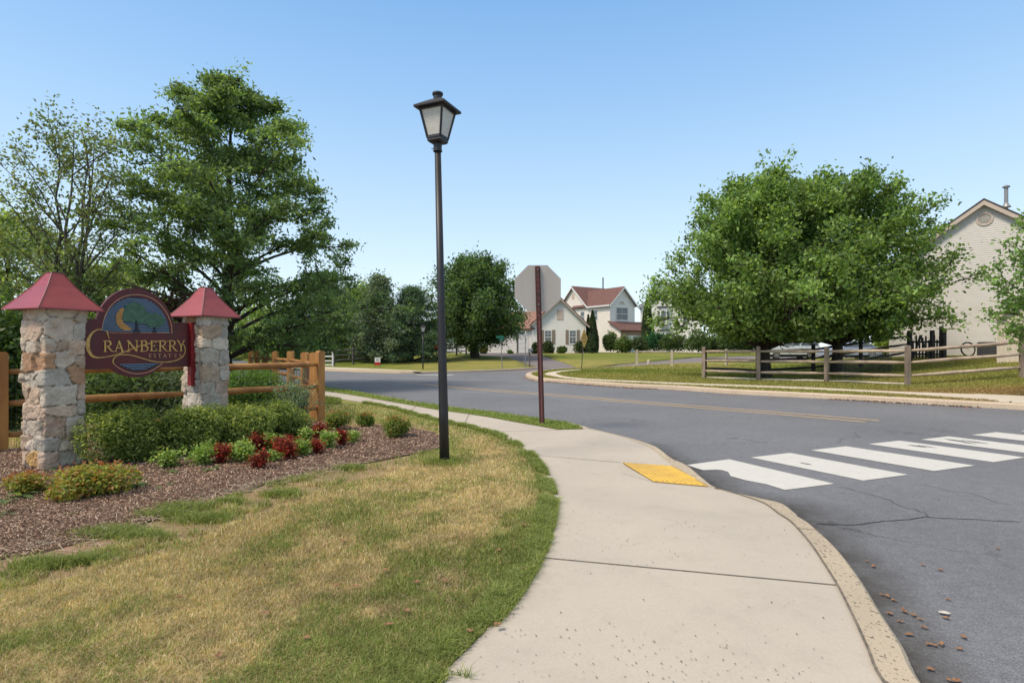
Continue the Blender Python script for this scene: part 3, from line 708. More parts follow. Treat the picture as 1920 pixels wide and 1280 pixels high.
tree('purple_tree', 'dark purple-leaved small tree just behind the arched sign top', 318, 17, 0, 2.95, .3,
     E((0, .8), (.5, 1.3), (1, .4)), nl=22, leaf=.11, N=7000, pal=((.05, .02, .02), (.07, .03, .025), (.05, .05, .02)), tr=.08, rise=.7, seed=23, spread=.2, nsec=6)
tree('leafy_tree', 'pale green bushy tree behind the split rail fence corner posts', 505, 50, .5, 4.6, .2,
     E((0, 5.4), (.5, 5.6), (1, 1.8)), nl=30, leaf=.26, N=17000, pal=YEL+MAP, tr=.15, rise=.5, seed=24, spread=.4, nsec=7)
tree('pine_tree', 'dark drooping evergreen right of the oak, above the white field gate', 606, 46, .35, 7.2, .1,
     E((0, 3.4), (.3, 4.2), (.6, 3.0), (1, .4)), nl=54, leaf=.24, N=30000, pal=PINE+DRK, tr=.18, rise=.0, droop=.12, seed=25, spread=.3, nsec=8, flat=.3, aspect=.3)
tree('leafy_tree', 'bright green tree peeping out beside the grey-green spire tree', 668, 52, .6, 6.6, .4,
     E((0, 2.6), (.5, 3.4), (1, 1)), nl=30, leaf=.26, N=14000, pal=YEL+MAP, tr=.2, rise=.6, seed=26, spread=.5, nsec=7)
tree('cypress_tree', 'tall grey-green spire-topped tree behind the red and white lawn sign', 711, 44, .3, 6.7, .3,
     E((0, 2.5), (.25, 2.7), (.5, 1.9), (.75, 1.0), (1, .15)), nl=60, leaf=.2, N=24000, pal=((.095, .125, .07), (.115, .15, .08), (.075, .105, .055)), tr=.2, rise=.35, seed=27, spread=.28, nsec=8, flat=.6)
tree('pine_tree', 'dark layered pine right behind the distant lamp post', 772, 45, .35, 5.9, .1,
     E((0, 3.0), (.3, 3.0), (.6, 2.0), (.85, 1.0), (1, .3)), nl=60, leaf=.2, N=30000, pal=PINE+DRK[:1], tr=.2, rise=.15, droop=.05, seed=28, spread=.3, nsec=8, flat=.3, aspect=.3)
tree('maple_tree', 'dark rounded maple on the far lawn behind the black lamp post', 891, 49.5, tz(XH(891, 49.5), 49.5), 8.75, 1.5,
     E((0, 2.9), (.15, 4.1), (.4, 4.5), (.65, 4.1), (.85, 2.9), (1, .9)), nl=70, leaf=.25, N=60000, pal=((.06, .10, .03), (.045, .08, .025), (.085, .13, .035), (.035, .06, .022)), tr=.42, rise=.7, seed=31, spread=.36, nsec=10, flat=.6, secl=.36)
# the two big maples beyond the split rail fence, right
tree('maple_tree', 'big green maple behind the weathered fence, left of the pair, low hanging crown', 1436, 26, tz(XH(1436, 26), 26), 9.2, 1.75,
     E((0, 3.2), (.12, 4.7), (.3, 5.1), (.5, 4.4), (.7, 3.5), (.85, 2.7), (1, 1.6)), nl=84, leaf=.19, N=82000, pal=MAP, tr=.30, rise=.8, seed=41, minz=1.62, spread=.23, nsec=10, flat=.7, secl=.34, leaf_up=.25)
tree('maple_tree', 'big green maple behind the weathered fence, right of the pair, nearer the beige house', 1566, 27.5, tz(XH(1566, 27.5), 27.5), 9.4, 1.9,
     E((0, 3.3), (.12, 4.7), (.3, 5.0), (.5, 4.6), (.7, 4.0), (.87, 3.2), (1, 1.3)), nl=90, leaf=.19, N=82000, pal=((.105, .165, .036), (.08, .13, .03), (.14, .20, .045), (.055, .095, .024)), tr=.27, rise=.85, seed=42, minz=1.5, spread=.22, nsec=10, flat=.7, secl=.36, leaf_up=.25)
tree('pear_tree', 'tree at the right picture edge with glossy leaves in front of the beige shed', 2000, 14.8, tz(XH(1990, 14.8), 14.8), 5.75, 1.55,
     E((0, .9), (.15, 1.7), (.4, 1.75), (.7, 1.45), (1, .55)), nl=44, leaf=.135, N=11000, pal=((.11, .18, .04), (.09, .15, .035), (.14, .21, .06)), tr=.11, rise=.9, seed=43, spread=.14, nsec=8, flat=.7)
# shrub mass beyond the right-hand street and behind the houses
def bush(name, label, c, r, N, leaf, pal, cat='shrub', group=None, seed=1, stem=True, mat='leaf', up=.3, lobes=7, shell=.45, aspect=.55, stemmat='bark', parts=('foliage', 'stem'), lumps=.35):
    rng = np.random.RandomState(seed); c = np.array(c, float); root = thing(name, label, cat, tuple(c), group)
    # lobes: overlapping leaf clumps; leaves sit mostly near their surfaces
    Lc = []; 
    for i in range(lobes):
        a = 2*math.pi*i/lobes+rng.uniform(-.3, .3); q = rng.uniform(.2, .62); Lc.append((math.cos(a)*r[0]*q, math.sin(a)*r[1]*q, r[2]*rng.uniform(.30, .62), rng.uniform(.38, .60)))
    Lc.append((0, 0, r[2]*.55, .6)); Lc = np.array(Lc)
    k = rng.randint(len(Lc), size=N); d = rng.normal(size=(N, 3)); d /= np.linalg.norm(d, axis=1)[:, None]; rad = (shell+(1-shell)*rng.rand(N))**.6
    P = Lc[k, :3]+d*rad[:, None]*Lc[k, 3][:, None]*np.array(r)*np.array((1, 1, .78)); 
    m = (P[:, 2] > .01)
    P = P[m]; d = d[m]; P += rng.normal(size=P.shape)*leaf*.3
    cols = pick(rng, len(P), pal, .15)*1.15
    me = leaves_mesh(parts[0], P+c, leaf*rng.uniform(.6, 1.2, len(P)), cols, rng, up, aspect, nrm=d*lumps)
    link(parts[0], me, M[mat], root)
    if stem:
        mb = MB()
        for i in range(max(4, lobes)):
            e = Lc[i % len(Lc), :3]*np.array((1, 1, 1.25)); mb.path([c+np.array((0, 0, -.03)), c+e*.5+rng.normal(size=3)*.04*r[0], c+e], [max(.006, r[0]*.025), r[0]*.018, .003], 4)
        mb.build(parts[1], M[stemmat], root)
    return root
HEDGE = ((.20, .26, .07), (.14, .20, .055), (.27, .32, .085), (.34, .37, .11), (.085, .125, .04))
def gpos(px, Y, dy=0): x = XH(px, Y); return (x, Y, bz(x, Y)+dy)
hk = [(241, 6.42, .44, .46, .64, 17000, 'round boxwood shrub beside the left pillar, nearest of the hedge row'),
      (352, 6.9, .54, .44, .57, 18000, 'boxwood shrub below the arched sign, second of the hedge row'),
      (448, 7.4, .60, .44, .57, 19000, 'boxwood shrub below the right pillar, third of the hedge row'),
      (525, 8.1, .50, .40, .56, 16000, 'boxwood shrub at the far end of the hedge row beside the corner post')]
for i, (px, Y, rx, ry, rz_, N, lb) in enumerate(hk):
    bush('boxwood_shrub', lb, gpos(px, Y), (rx, ry, rz_), N, .042, HEDGE, seed=60+i, group='clipped shrubs in the hedge row', up=.7, lobes=9, aspect=.42)
bush('rhododendron_shrub', 'mid-green broad-leaved shrub behind the fence, seen under the left of the sign', (XH(215, 9.6), 9.6, 0), (.75, .6, 1.0), 5200, .12, ((.10, .16, .05), (.14, .21, .07), (.07, .11, .04)), seed=70, aspect=.32, group='shrubs behind the rail fence')
bush('rhododendron_shrub', 'pale-flecked broad-leaved shrub behind the fence, seen under the right of the sign', (XH(320, 9.9), 9.9, 0), (.65, .6, 1.0), 4600, .11, ((.07, .11, .05), (.12, .16, .09), (.2, .24, .17), (.05, .08, .03)), seed=71, aspect=.3, group='shrubs behind the rail fence')
bush('feathery_shrub', 'bright green feathery shrub behind the fence right of the second pillar', (XH(465, 11.4), 11.4, 0), (.85, .7, 1.05), 9000, .09, ((.10, .19, .04), (.13, .23, .055), (.08, .14, .035)), seed=72, aspect=.2, up=.9, group='shrubs behind the rail fence')
bush('leafy_shrub', 'tall leafy shrub behind the fence at the left picture edge', (XH(-10, 9.2), 9.2, 0), (.95, .8, 2.35), 11000, .11, ((.07, .12, .035), (.10, .16, .05), (.05, .085, .03)), seed=73, group='shrubs behind the rail fence')
bush('leafy_shrub', 'leafy shrub seen between the left pillar roof and the sign board', (XH(150, 12.0), 12.0, 0), (1.0, .8, 2.2), 10000, .12, ((.07, .12, .035), (.10, .16, .05), (.05, .085, .03)), seed=74, group='shrubs behind the rail fence')
bush('leafy_shrub', 'dark green shrub behind the fence between the two pillars', (XH(275, 13.2), 13.2, 0), (1.2, .8, 1.35), 8000, .12, ((.05, .09, .03), (.075, .12, .04)), seed=75, group='shrubs behind the rail fence')
# wispy butterfly bush at the fence corner: upright arching stems with small leaves
def wispy(label, px, Y, h, rad, n, seed):
    rng = np.random.RandomState(seed); c = np.array(gpos(px, Y)); root = thing('butterfly_bush', label, 'shrub', tuple(c)); mb = MB(); P = []; 
    for i in range(n):
        a = rng.uniform(0, 6.28); q = rad*rng.uniform(.2, 1); hh = h*rng.uniform(.5, 1)*(1.05-.45*q/rad); t = c+np.array((math.cos(a)*q, math.sin(a)*q, hh)); m_ = c+np.array((math.cos(a)*q*.5, math.sin(a)*q*.5, hh*.6))
        mb.path([c, m_, t], [.006, .004, .002], 4, cap=False)
        for k in range(46):
            s = rng.uniform(.25, 1.02); P.append(bez(c, m_, t, s)+rng.normal(size=3)*.028)
    mb.build('stem', M['barkgrey'], root); P = np.array(P)
    link('foliage', leaves_mesh('foliage', P, rng.uniform(.03, .06, len(P)), pick(rng, len(P), ((.16, .23, .15), (.21, .29, .20), (.11, .17, .10), (.32, .40, .31)), .15), rng, .5, .4), M['leaf'], root)
wispy('wispy blue-green bush with upright arching stems in front of the corner fence', 553, 9.1, 1.05, .42, 75, 80)
# golden spireas
SPI = ((.26, .27, .05), (.20, .24, .045), (.30, .28, .07), (.14, .19, .035), (.35, .17, .06))
SPG = ((.13, .20, .04), (.17, .24, .05), (.09, .14, .03), (.28, .22, .06))
for px, py, rx, rz_, N, pal, lf, lb in ((171, 946, .37, .27, 5200, SPI, .040, 'large golden-green spirea with orange tips at the front of the mulch bed'),
                                 (50, 938, .18, .18, 1800, SPI, .032, 'small yellow-green spirea at the left of the mulch bed'),
                                 (632, 812, .25, .29, 3600, SPG, .036, 'green spirea with orange tips just right of the fence corner post'),
                                 (687, 800, .19, .23, 2600, SPG[:3]+SPG[2:3], .034, 'small dark green spirea, middle of the three at the bed\'s far end'),
                                 (743, 826, .22, .31, 3600, SPG, .036, 'round green spirea with orange tips nearest the black lamp post')):
    x, y = hit(px, py); y += rx*.55; x = XH(px, y); root = bush('spirea_shrub', lb, (x, y, bz(x, y)), (rx, rx, rz_), N, lf, pal, seed=int(px), up=.9, lobes=8, group='golden spireas in the mulch bed', parts=('foliage', 'stem'))
    rng = np.random.RandomState(int(px)+1); n = 90; a = rng.uniform(0, 6.28, n); q = rx*.85*np.sqrt(rng.rand(n)); P = np.c_[x+np.cos(a)*q, y+np.sin(a)*q, bz(x, y)+rz_*(1.02-.35*(q/rx)**2)+rng.normal(size=n)*.012]
    tag(link('flowers', leaves_mesh('flowers', P, rng.uniform(.02, .035, n), pick(rng, n, ((.42, .10, .04), (.36, .07, .06), (.45, .2, .06)), .2), rng, .8), M['petal'], root), kind='stuff')
# bedding plants
REDS = [(365, 857, .055, .15), (415, 877, .085, .19), (434, 838, .05, .12), (482, 857, .095, .22), (485, 886, .075, .15), (506, 818, .04, .12), (527, 859, .10, .17), (543, 868, .10, .2), (553, 827, .085, .19), (597, 829, .10, .18), (598, 856, .09, .14), (641, 842, .075, .19), (545, 845, .06, .15)]
GRNS = [(321, 882, .10, .15), (380, 880, .12, .16), (396, 862, .09, .15), (441, 868, .09, .14), (459, 873, .12, .18), (515, 853, .12, .17), (511, 873, .065, .10), (567, 861, .10, .15), (617, 847, .10, .18), (661, 835, .085, .12), (574, 836, .08, .16)]
ordw = ['first', 'second', 'third', 'fourth', 'fifth', 'sixth', 'seventh', 'eighth', 'ninth', 'tenth', 'eleventh', 'twelfth', 'thirteenth']
def bedding(name, group, lst, pal, what, mat, seed, leaf):
    lst = sorted(lst); 
    for i, (px, py, r_, h) in enumerate(lst):
        h *= 1.2; r_ *= 1.08; x, y = hit(px, py-1); z = bz(x, y); rng = np.random.RandomState(seed+i); root = thing(name, '%s in the mulch bed, %s from the left of %d' % (what, ordw[i], len(lst)), 'flower', (x, y, z), group)
        n = int(950*r_*h/.015*.55)+70; nst = 7; st_ = [np.array((rng.normal()*r_*.45, rng.normal()*r_*.45, h*rng.uniform(.6, 1))) for _ in range(nst)]; P = []
        for k in range(n):
            s = st_[k % nst]; t = rng.rand()**.6; P.append(np.array((x, y, z))+s*t+rng.normal(size=3)*np.array((1, 1, .6))*r_*.40)
        P = np.array(P); P[:, 2] = np.maximum(P[:, 2], z+.01)
        link('foliage', leaves_mesh('foliage', P, leaf*rng.uniform(.6, 1.25, n), pick(rng, n, pal, .2), rng, .9, .6), M[mat], root)
        mb = MB()
        for s in st_: mb.path([(x, y, z-.01), tuple(np.array((x, y, z))+s)], [.005, .003], 4)
        mb.build('stem', M['barkgrey'], root)
bedding('coleus_plant', 'red-leaved bedding plants', REDS, ((.26, .022, .018), (.17, .02, .016), (.34, .03, .022), (.11, .03, .02), (.27, .075, .028)), 'dark red leafy bedding plant', 'petal', 300, .034)
bedding('begonia_plant', 'pale green bedding plants', GRNS, ((.30, .42, .09), (.22, .34, .07), (.38, .46, .16), (.14, .24, .05)), 'lime green leafy bedding plant', 'petal', 340, .036)
# broad-leaved weeds
def weed(px, py, n, L, lab, seed, pal=((.14, .22, .08), (.20, .29, .12), (.10, .17, .05))):
    x, y = hit(px, py); z = bz(x, y); rng = np.random.RandomState(seed); V = []; Fc = []; Cc = []
    for i in range(n):
        a = 6.28*i/n+rng.uniform(-.4, .4); l = L*rng.uniform(.6, 1.1); el_ = rng.uniform(.15, .8); d = np.array((math.cos(a)*math.cos(el_), math.sin(a)*math.cos(el_), math.sin(el_))); s = np.array((-math.sin(a), math.cos(a), 0)); b = len(V)
        for t, w_ in ((0, .02), (.35, .14), (.7, .13), (1, .01)):
            p = np.array((x, y, z+.005))+d*l*t-np.array((0, 0, l*.45*t*t)); p[2] = max(p[2], z+.004); V += [p-s*w_*l, p+np.array((0, 0, -.008*l)), p+s*w_*l]; c = pick(rng, 1, pal, .1)[0]; Cc += [c]*3
        for k in range(3):
            for m_ in range(2): q = b+k*3+m_; Fc.append((q, q+1, q+4, q+3))
    me = npmesh('weed', np.array(V), np.array(Fc), 4, np.array(Cc)); me.shade_smooth(); o = link('weed', me, M['leaf'], None, (x, y, z)); tag(o, lab, 'weed', 'weeds in the mulch bed')
for i, (px, py, n, L, lb) in enumerate(((40, 940, 9, .22, 'tall broad-leaved weed in front of the small spirea at left'), (255, 920, 10, .17, 'pale leafy weed at the right side of the large spirea'), (262, 905, 8, .13, 'pale leafy weed behind the right side of the large spirea'),
     (320, 893, 9, .15, 'flat leafy weed in front of the leftmost lime green plant'), (395, 889, 8, .15, 'spiky weed below the second lime green plant'), (298, 926, 6, .07, 'tiny flat weed in the open mulch right of the large spirea'), (320, 918, 6, .08, 'small upright weed in the open mulch, farthest right of the tiny ones'),
     (8, 955, 9, .16, 'weed at the left picture edge in the mulch'), (130, 975, 6, .06, 'tiny weed sprig just below the large spirea'), (5, 972, 6, .13, 'flat weed low at the left picture edge'), (95, 889, 7, .14, 'broad-leaved weed at the foot of the left pillar'), (370, 935, 5, .05, 'tiny star-shaped weed near the mulch bed edge'))):
    weed(px, py, n, L, lb, 400+i)
# distant bushes around the houses
def fbush(px, pyb, wpx, hpx, Y, pal, lb, seed, name='round_bush', N=1500, leaf=.24, group=None):
    s = F/Y; x = XH(px, Y); z = CH-(pyb-HY)/s; return bush(name, lb, (x, Y, z), (wpx/2/s*1.05, wpx/2/s*.8, hpx/s), N, leaf, pal, seed=seed, group=group, lobes=6)
DB = ((.045, .07, .028), (.06, .09, .035), (.08, .11, .05)); MBs = ((.08, .13, .04), (.11, .17, .05), (.055, .09, .03)); LB = ((.16, .22, .05), (.12, .18, .045))
fbush(1004, 664, 14, 22, 59, DB, 'dark shrub at the garage corner of the small white house', 500, group='shrubs by the small white house')
fbush(1028, 664, 24, 26, 59, DB, 'dark rounded shrub under the left window of the small white house', 501, group='shrubs by the small white house')
fbush(1053, 663, 22, 13, 59, MBs, 'low green shrub between the two windows of the small white house', 502, group='shrubs by the small white house')
fbush(1091, 662, 30, 24, 59, DB, 'dark shrub under the right window of the small white house', 503, group='shrubs by the small white house')
fbush(1145, 659, 34, 40, 62, MBs, 'tall green shrub left of the brick garage front', 504, N=2200, group='bushes in front of the two-storey house')
fbush(1172, 659, 44, 32, 61, LB+MBs, 'light green shrub in front of the brick garage front', 505, N=2200, group='bushes in front of the two-storey house')
fbush(1200, 659, 40, 28, 60, DB, 'dark shrub right of the light green one before the brick garage', 506, N=2000, group='bushes in front of the two-storey house')
fbush(1228, 659, 46, 38, 62, ((.03, .12, .05), (.05, .15, .07), (.03, .07, .03)), 'blue-green shrub below the tall arborvitae', 507, N=2200, group='bushes in front of the two-storey house')
fbush(1262, 659, 54, 38, 60, DB+MBs, 'dark shrub in front of the bay window house', 508, N=2600, group='bushes in front of the two-storey house')
fbush(1310, 660, 60, 44, 58, MBs, 'green shrub at the left foot of the big maples', 509, N=2600, group='bushes in front of the two-storey house')
fbush(1370, 660, 70, 44, 58, DB+MBs, 'dark green shrub in shade under the left big maple', 510, N=2600, group='bushes in front of the two-storey house')
fbush(1405, 661, 70, 36, 57, MBs, 'green shrub behind the fence corner beyond the side street', 515, N=2600, group='bushes in front of the two-storey house')
fbush(1340, 661, 50, 34, 60, DB, 'dark shrub behind the marker post beyond the side street', 516, N=2400, group='bushes in front of the two-storey house')
fbush(1660, 664, 46, 46, 47, ((.24, .30, .05), (.18, .25, .04)), 'yellow-green bush between the pale blue car and the white car', 511, N=3200)
fbush(886, 663, 22, 18, 59, LB, 'yellow-green bush left of the far maple trunk', 512, N=1500)
fbush(908, 662, 16, 12, 59, ((.15, .13, .05), (.1, .14, .04)), 'olive bush right of the far maple trunk', 513, N=900)
fbush(956, 663, 10, 6, 60, MBs, 'small low plant beside the white garage of the small house', 514, N=400)
def arbor(px, pyt, pyb, wpx, Y, lb, seed):
    s = F/Y; H = (pyb-pyt)/s; r_ = wpx/2/s; z = CH-(pyb-HY)/s; x = XH(px, Y); rng = np.random.RandomState(seed); root = thing('arborvitae', lb, 'tree', (x, Y, z), 'narrow arborvitae by the houses'); n = 9000
    t = rng.rand(n)**.8; a = rng.uniform(0, 6.28, n); rr_ = r_*np.interp(t, [0, .1, .35, .7, 1], [.85, 1, .97, .6, .04])*(.8+.2*rng.rand(n))*(1+.06*np.sin(a*5+t*9)); P = np.c_[x+np.cos(a)*rr_, Y+np.sin(a)*rr_, z+H*t]
    nr = np.c_[np.cos(a), np.sin(a), np.full(n, .25)]
    link('foliage', leaves_mesh('foliage', P, rng.uniform(.12, .26, n), pick(rng, n, ((.05, .085, .028), (.035, .06, .022), (.07, .11, .035)), .15), rng, .2, .5, nrm=nr), M['leaf'], root)
    MB().path([(x, Y, z-.2), (x, Y, z+H*.9)], [r_*.25, .02], 6).build('trunk', M['bark'], root)
arbor(1111, 582, 661, 23, 61, 'tall dark arborvitae at the right corner of the small white house', 520)
arbor(1103, 590, 655, 13, 64, 'shorter arborvitae just behind the tall one by the small white house', 521)
arbor(1214, 553, 650, 24, 66, 'tall arborvitae between the two-storey house and the bay window house', 522)
# far wood on the horizon (a mass nobody could count)
rng = np.random.RandomState(9); P = []
for k in range(150):
    px = rng.uniform(-500, 860); Y = rng.uniform(72, 88); x = XH(px, Y); h = rng.uniform(2.4, 4.6); n = 240; d = rng.normal(size=(n, 3)); d /= np.linalg.norm(d, axis=1)[:, None]; q = (.6+.4*rng.rand(n))[:, None]
    P.append(np.array((x, Y, 1+h*.45))+d*q*np.array((2.8, 2.2, h*.55)))
P = np.concatenate(P); P = P[P[:, 2] > .9]
o = link('woodland', leaves_mesh('woodland', P, rng.uniform(.35, .7, len(P)), pick(rng, len(P), DRK+MAP[:2]+YEL[:1], .2), rng, .4), M['leaf']); tag(o, 'distant band of mixed green woodland beyond the far left lawn', 'woodland', kind='stuff')
# ------------------------------------------------------------------ entrance sign: stone pillars, board, post
ANG = R(68); D = np.array((math.cos(ANG), math.sin(ANG))); NN = np.array((math.sin(ANG), -math.cos(ANG)))
C1 = np.array((-4.966, 6.174)); C2 = np.array((-4.216, 7.824))
STONE = ((.52, .44, .355), (.56, .49, .40), (.48, .42, .345), (.52, .39, .295), (.57, .47, .37), (.46, .34, .245), (.45, .41, .35), (.55, .47, .38), (.47, .35, .26), (.42, .25, .145), (.58, .52, .44))
def pillar(name, label, c, S, z0, z1, seed):
    root = thing(name, label, 'stone pillar', (c[0], c[1], z0), 'stone pillars with red metal caps')
    rng = np.random.RandomState(seed); per = 4*S; H = z1-z0
    # staggered, irregular cells around the perimeter
    cells = []; z = -.08
    while z < H+.1:
        h = rng.uniform(.12, .24); s = rng.uniform(0, .1)
        while s < per:
            w_ = rng.uniform(.14, .34); cells.append((s+w_/2, z+h/2+rng.uniform(-.035, .035), w_*rng.uniform(.8, 1.2), h*rng.uniform(.8, 1.3))); s += w_
        z += h
    cells = np.array(cells); nc = len(cells); pal = np.array(STONE)[rng.randint(len(STONE), size=nc)]*(1+rng.normal(size=(nc, 1))*.08)
    low = cells[:, 1] < .42; pick_o = low & (rng.rand(nc) < .16); pal[pick_o] = np.array((.52, .32, .12))
    ns = 176; nz = int(H/.011); s = np.linspace(0, per, ns, endpoint=False); zz = np.linspace(0, H, nz); SS, ZZ = np.meshgrid(s, zz); sf, zf = SS.ravel(), ZZ.ravel()
    sj = sf+.030*(fbm(sf, zf, 7, seed)-.5)*2; zj = zf+.030*(fbm(sf, zf, 6, seed+3)-.5)*2
    ds = np.abs(sj[:, None]-cells[None, :, 0]); ds = np.minimum(ds, per-ds)/(cells[None, :, 2]*.5); dz = np.abs(zj[:, None]-cells[None, :, 1])/(cells[None, :, 3]*.5)
    dd = (ds**4+dz**4)**.25
    o1 = np.argmin(dd, axis=1); ar = np.arange(len(dd)); d1 = dd[ar, o1].copy(); dd[ar, o1] = 9; o2 = np.argmin(dd, axis=1); d2 = dd[ar, o2]
    edge = np.clip((d2-d1)/.13, 0, 1); prof = 1-(1-edge)**3
    tilt = rng.normal(size=(nc, 3)); proud = rng.uniform(.010, .034, nc)
    ls = (sf-cells[o1, 0]+per/2) % per-per/2; ls = np.clip(ls, -.15, .15); lz = np.clip(zf-cells[o1, 1], -.12, .12)
    rough = (fbm(sf, zf, 16, seed+5)-.5)*.016+(fbm(sf, zf, 48, seed+6, 3)-.5)*.009
    facet = np.round((fbm(sf*1.0+tilt[o1, 2], zf, 9, seed+8)-.5)*7)/7*.036
    disp = prof*(proud[o1]+ls*tilt[o1, 0]*.09+lz*tilt[o1, 1]*.09+rough+facet)-(1-prof)*.016
    # position on square with rounded corners
    side = (sf//S).astype(int) % 4; u = sf-side*S-S/2
    dirs = [(-D, NN), (NN*1, D)]
    P2 = np.zeros((len(sf), 2)); NR = np.zeros((len(sf), 2))
    for k, (nrm, tan) in enumerate(((-D, NN), (NN, D), (D, -NN), (-NN, -D))):
        m = side == k; P2[m] = c+nrm*S/2+tan*u[m][:, None]; cu = np.clip((np.abs(u[m])-(S/2-.03))/.03, 0, 1)*np.sign(u[m]); nn = nrm+tan*cu[:, None]; nn = nn/np.linalg.norm(nn, axis=1)[:, None]; NR[m] = nn; P2[m] -= nn*(np.abs(cu)**2*.008)[:, None]
    P2 = P2+NR*disp[:, None]; V = np.c_[P2, zf+z0]
    cols = pal[o1]*(1+(fbm(sf, zf, 9, seed+1)-.5)[:, None]*.45); stain = np.clip((fbm(sf, zf, 5, seed+9)-.60)*5, 0, 1)[:, None]*.55; cols = cols*(1-stain)+np.array((.44, .24, .14))*stain
    mort = (1-np.clip(edge*2.6, 0, 1))[:, None]; cols = cols*(1-mort)+np.array((.17, .13, .105))*mort
    i, j = np.meshgrid(np.arange(ns), np.arange(nz-1)); i = i.ravel(); j = j.ravel(); i2 = (i+1) % ns; q = np.c_[j*ns+i, j*ns+i2, (j+1)*ns+i2, (j+1)*ns+i]
    me = npmesh('stonework', V, q, 4, cols); me.shade_smooth(); link('stonework', me, M['stonework'], root)
    return root
def cap(root, c, S, zt, zp):
    cap_o = None; mb = MB()
    prof = [(S/2+.004, zt), (S/2, zt+.012), (S/2*.72, zt+.125), (S/2*.44, zt+.250), (S/2*.165, zp)]
    V = []
    for r_, z in prof:
        for a, b in ((-1, -1), (1, -1), (1, 1), (-1, 1)):
            p = c+D*a*r_+NN*b*r_; V.append((p[0], p[1], z))
    Fc = [(k*4+i, k*4+(i+1) % 4, k*4+4+(i+1) % 4, k*4+4+i) for k in range(4) for i in range(4)]+[(3, 2, 1, 0), (16, 17, 18, 19)]
    mb.add(V, Fc); cp = mb.build('cap', M['roofred'], root)
    ORG[cp] = ORG[root]
    mb = MB()
    for i in range(4):
        for k in range(1, 4):
            mb.path([V[k*4+i], V[k*4+4+i]], [.006, .006], 5)
    for i in range(4): mb.path([V[16+i], V[16+(i+1) % 4]], [.006, .006], 5)
    mb.build('ridge_trim', M['roofred_edge'], cp)
    mb = MB()
    rg = random.Random(int(S*1000)+int(c[0]*77))
    for q in range(9):
        i = rg.randrange(4); k = rg.randrange(1, 4); s_, t_ = rg.random()*.8+.1, rg.random(); a = Vector(V[k*4+i]).lerp(Vector(V[k*4+(i+1) % 4]), s_); b = Vector(V[k*4+4+i]).lerp(Vector(V[k*4+4+(i+1) % 4]), s_); p = a.lerp(b, t_); mb.box(p, (.008, .008, .008))
    mb.build('screws', M['darkgrey'], cp)
P1 = pillar('stone_pillar', 'left fieldstone pillar with red metal cap, nearest the camera', C1, .375, -.05, 1.735, 3); cap(P1, C1, .635, 1.722, 2.127)
P2_ = pillar('stone_pillar', 'right fieldstone pillar with red metal cap, farther from the camera', C2, .38, -.02, 1.755, 8); cap(P2_, C2, .62, 1.742, 2.147)
# board
SA = C1+D*.19; SB = C2-D*.25; SD = (SB-SA)/np.linalg.norm(SB-SA); SL = np.linalg.norm(SB-SA); SN = np.array((SD[1], -SD[0])); SC = (SA+SB)/2
def sgn(x, y):
    """pixel of the enlarged sign view -> (l along board, z)"""
    px, py = 150+.1485*x, 530+.1485*y; k = (px-960)/F; Y = ((SC+SN*.02)[0]*SN[0]+(SC+SN*.02)[1]*SN[1])/(k*SN[0]+SN[1]); X = k*Y
    return ((X-SC[0])*SD[0]+(Y-SC[1])*SD[1], CH-(py-HY)/F*Y)
def B3(l, z, off): p = SC+SD*l+SN*off; return Vector((p[0], p[1], z))
sign = thing('estate_sign', 'burgundy arched sign board reading CRANBERRY ESTATES in gold, hung between the stone pillars', 'sign', (SC[0], SC[1], 1.05))
lc, zc = sgn(722, 640)[0], 1.503; a_, b_ = .475, .545; z_t, z_b = 1.652, 1.072
out = [(-SL/2, z_b), (-SL/2, z_t)]
th0 = math.asin((z_t-zc)/b_)
for i in range(33):
    th = math.pi-th0-(math.pi-2*th0)*i/32; out.append((lc+a_*math.cos(th), zc+b_*math.sin(th)))
out += [(SL/2-.01, z_t), (SL/2-.01, z_b)]
thb = math.asin((z_b-zc)/b_)
for i in range(17):
    th = thb+(-math.pi-2*thb)*i/16; out.append((lc+a_*math.cos(th), zc+b_*math.sin(th)))
bd = MB().prism([B3(l, z, -.018) for l, z in out], tuple(SN*.036)+(0,)); board = bd.build('board', M['burgundy'], sign); ORG[board] = ORG[sign]
def flatp(name, pts, o0, th, mat, par): return MB().prism([B3(l, z, o0) for l, z in pts], (SN[0]*th, SN[1]*th, 0)).build(name, mat, par)
arch = [(lc+.405*math.cos(t), 1.507+.435*math.sin(t)) for t in np.linspace(0, math.pi, 30)]
panel = flatp('emblem_panel', arch, .0185, .002, M['emb_dark'], sign); ORG[panel] = ORG[sign]
mb = MB()
for k in range(19):
    z = 1.512+.435*(k+.3)/19; h = .0105; hw = .40*math.sqrt(max(0, 1-((z+h-1.507)/.435)**2))
    if hw > .03: mb.prism([B3(lc-hw, z, .0208), B3(lc+hw, z, .0208), B3(lc+hw, z+h, .0208), B3(lc-hw, z+h, .0208)], (SN[0]*.004, SN[1]*.004, 0))
mb.build('stripes', M['emb_blue'], panel)
low = [sgn(480, 1025), sgn(1000, 1020), sgn(930, 1062), sgn(860, 1095), sgn(760, 1108), sgn(660, 1104), sgn(560, 1075)]
lp = flatp('lower_panel', low, .0185, .002, M['emb_dark'], sign); ORG[lp] = ORG[sign]
mb = MB()
for x0, x1, y in ((505, 985, 1032), (545, 935, 1052), (590, 890, 1071), (640, 850, 1090)):
    a = sgn(x0, y+5); b = sgn(x1, y+5-8*(0)); mb.prism([B3(a[0], a[1], .0208), B3(b[0], a[1], .0208), B3(b[0], a[1]+.009, .0208), B3(a[0], a[1]+.009, .0208)], (SN[0]*.003, SN[1]*.003, 0))
mb.build('stripes', M['emb_blue'], lp)
def emb(name, pix, o0, mat): return flatp(name, [sgn(*p) for p in pix], o0, .004, mat, panel)
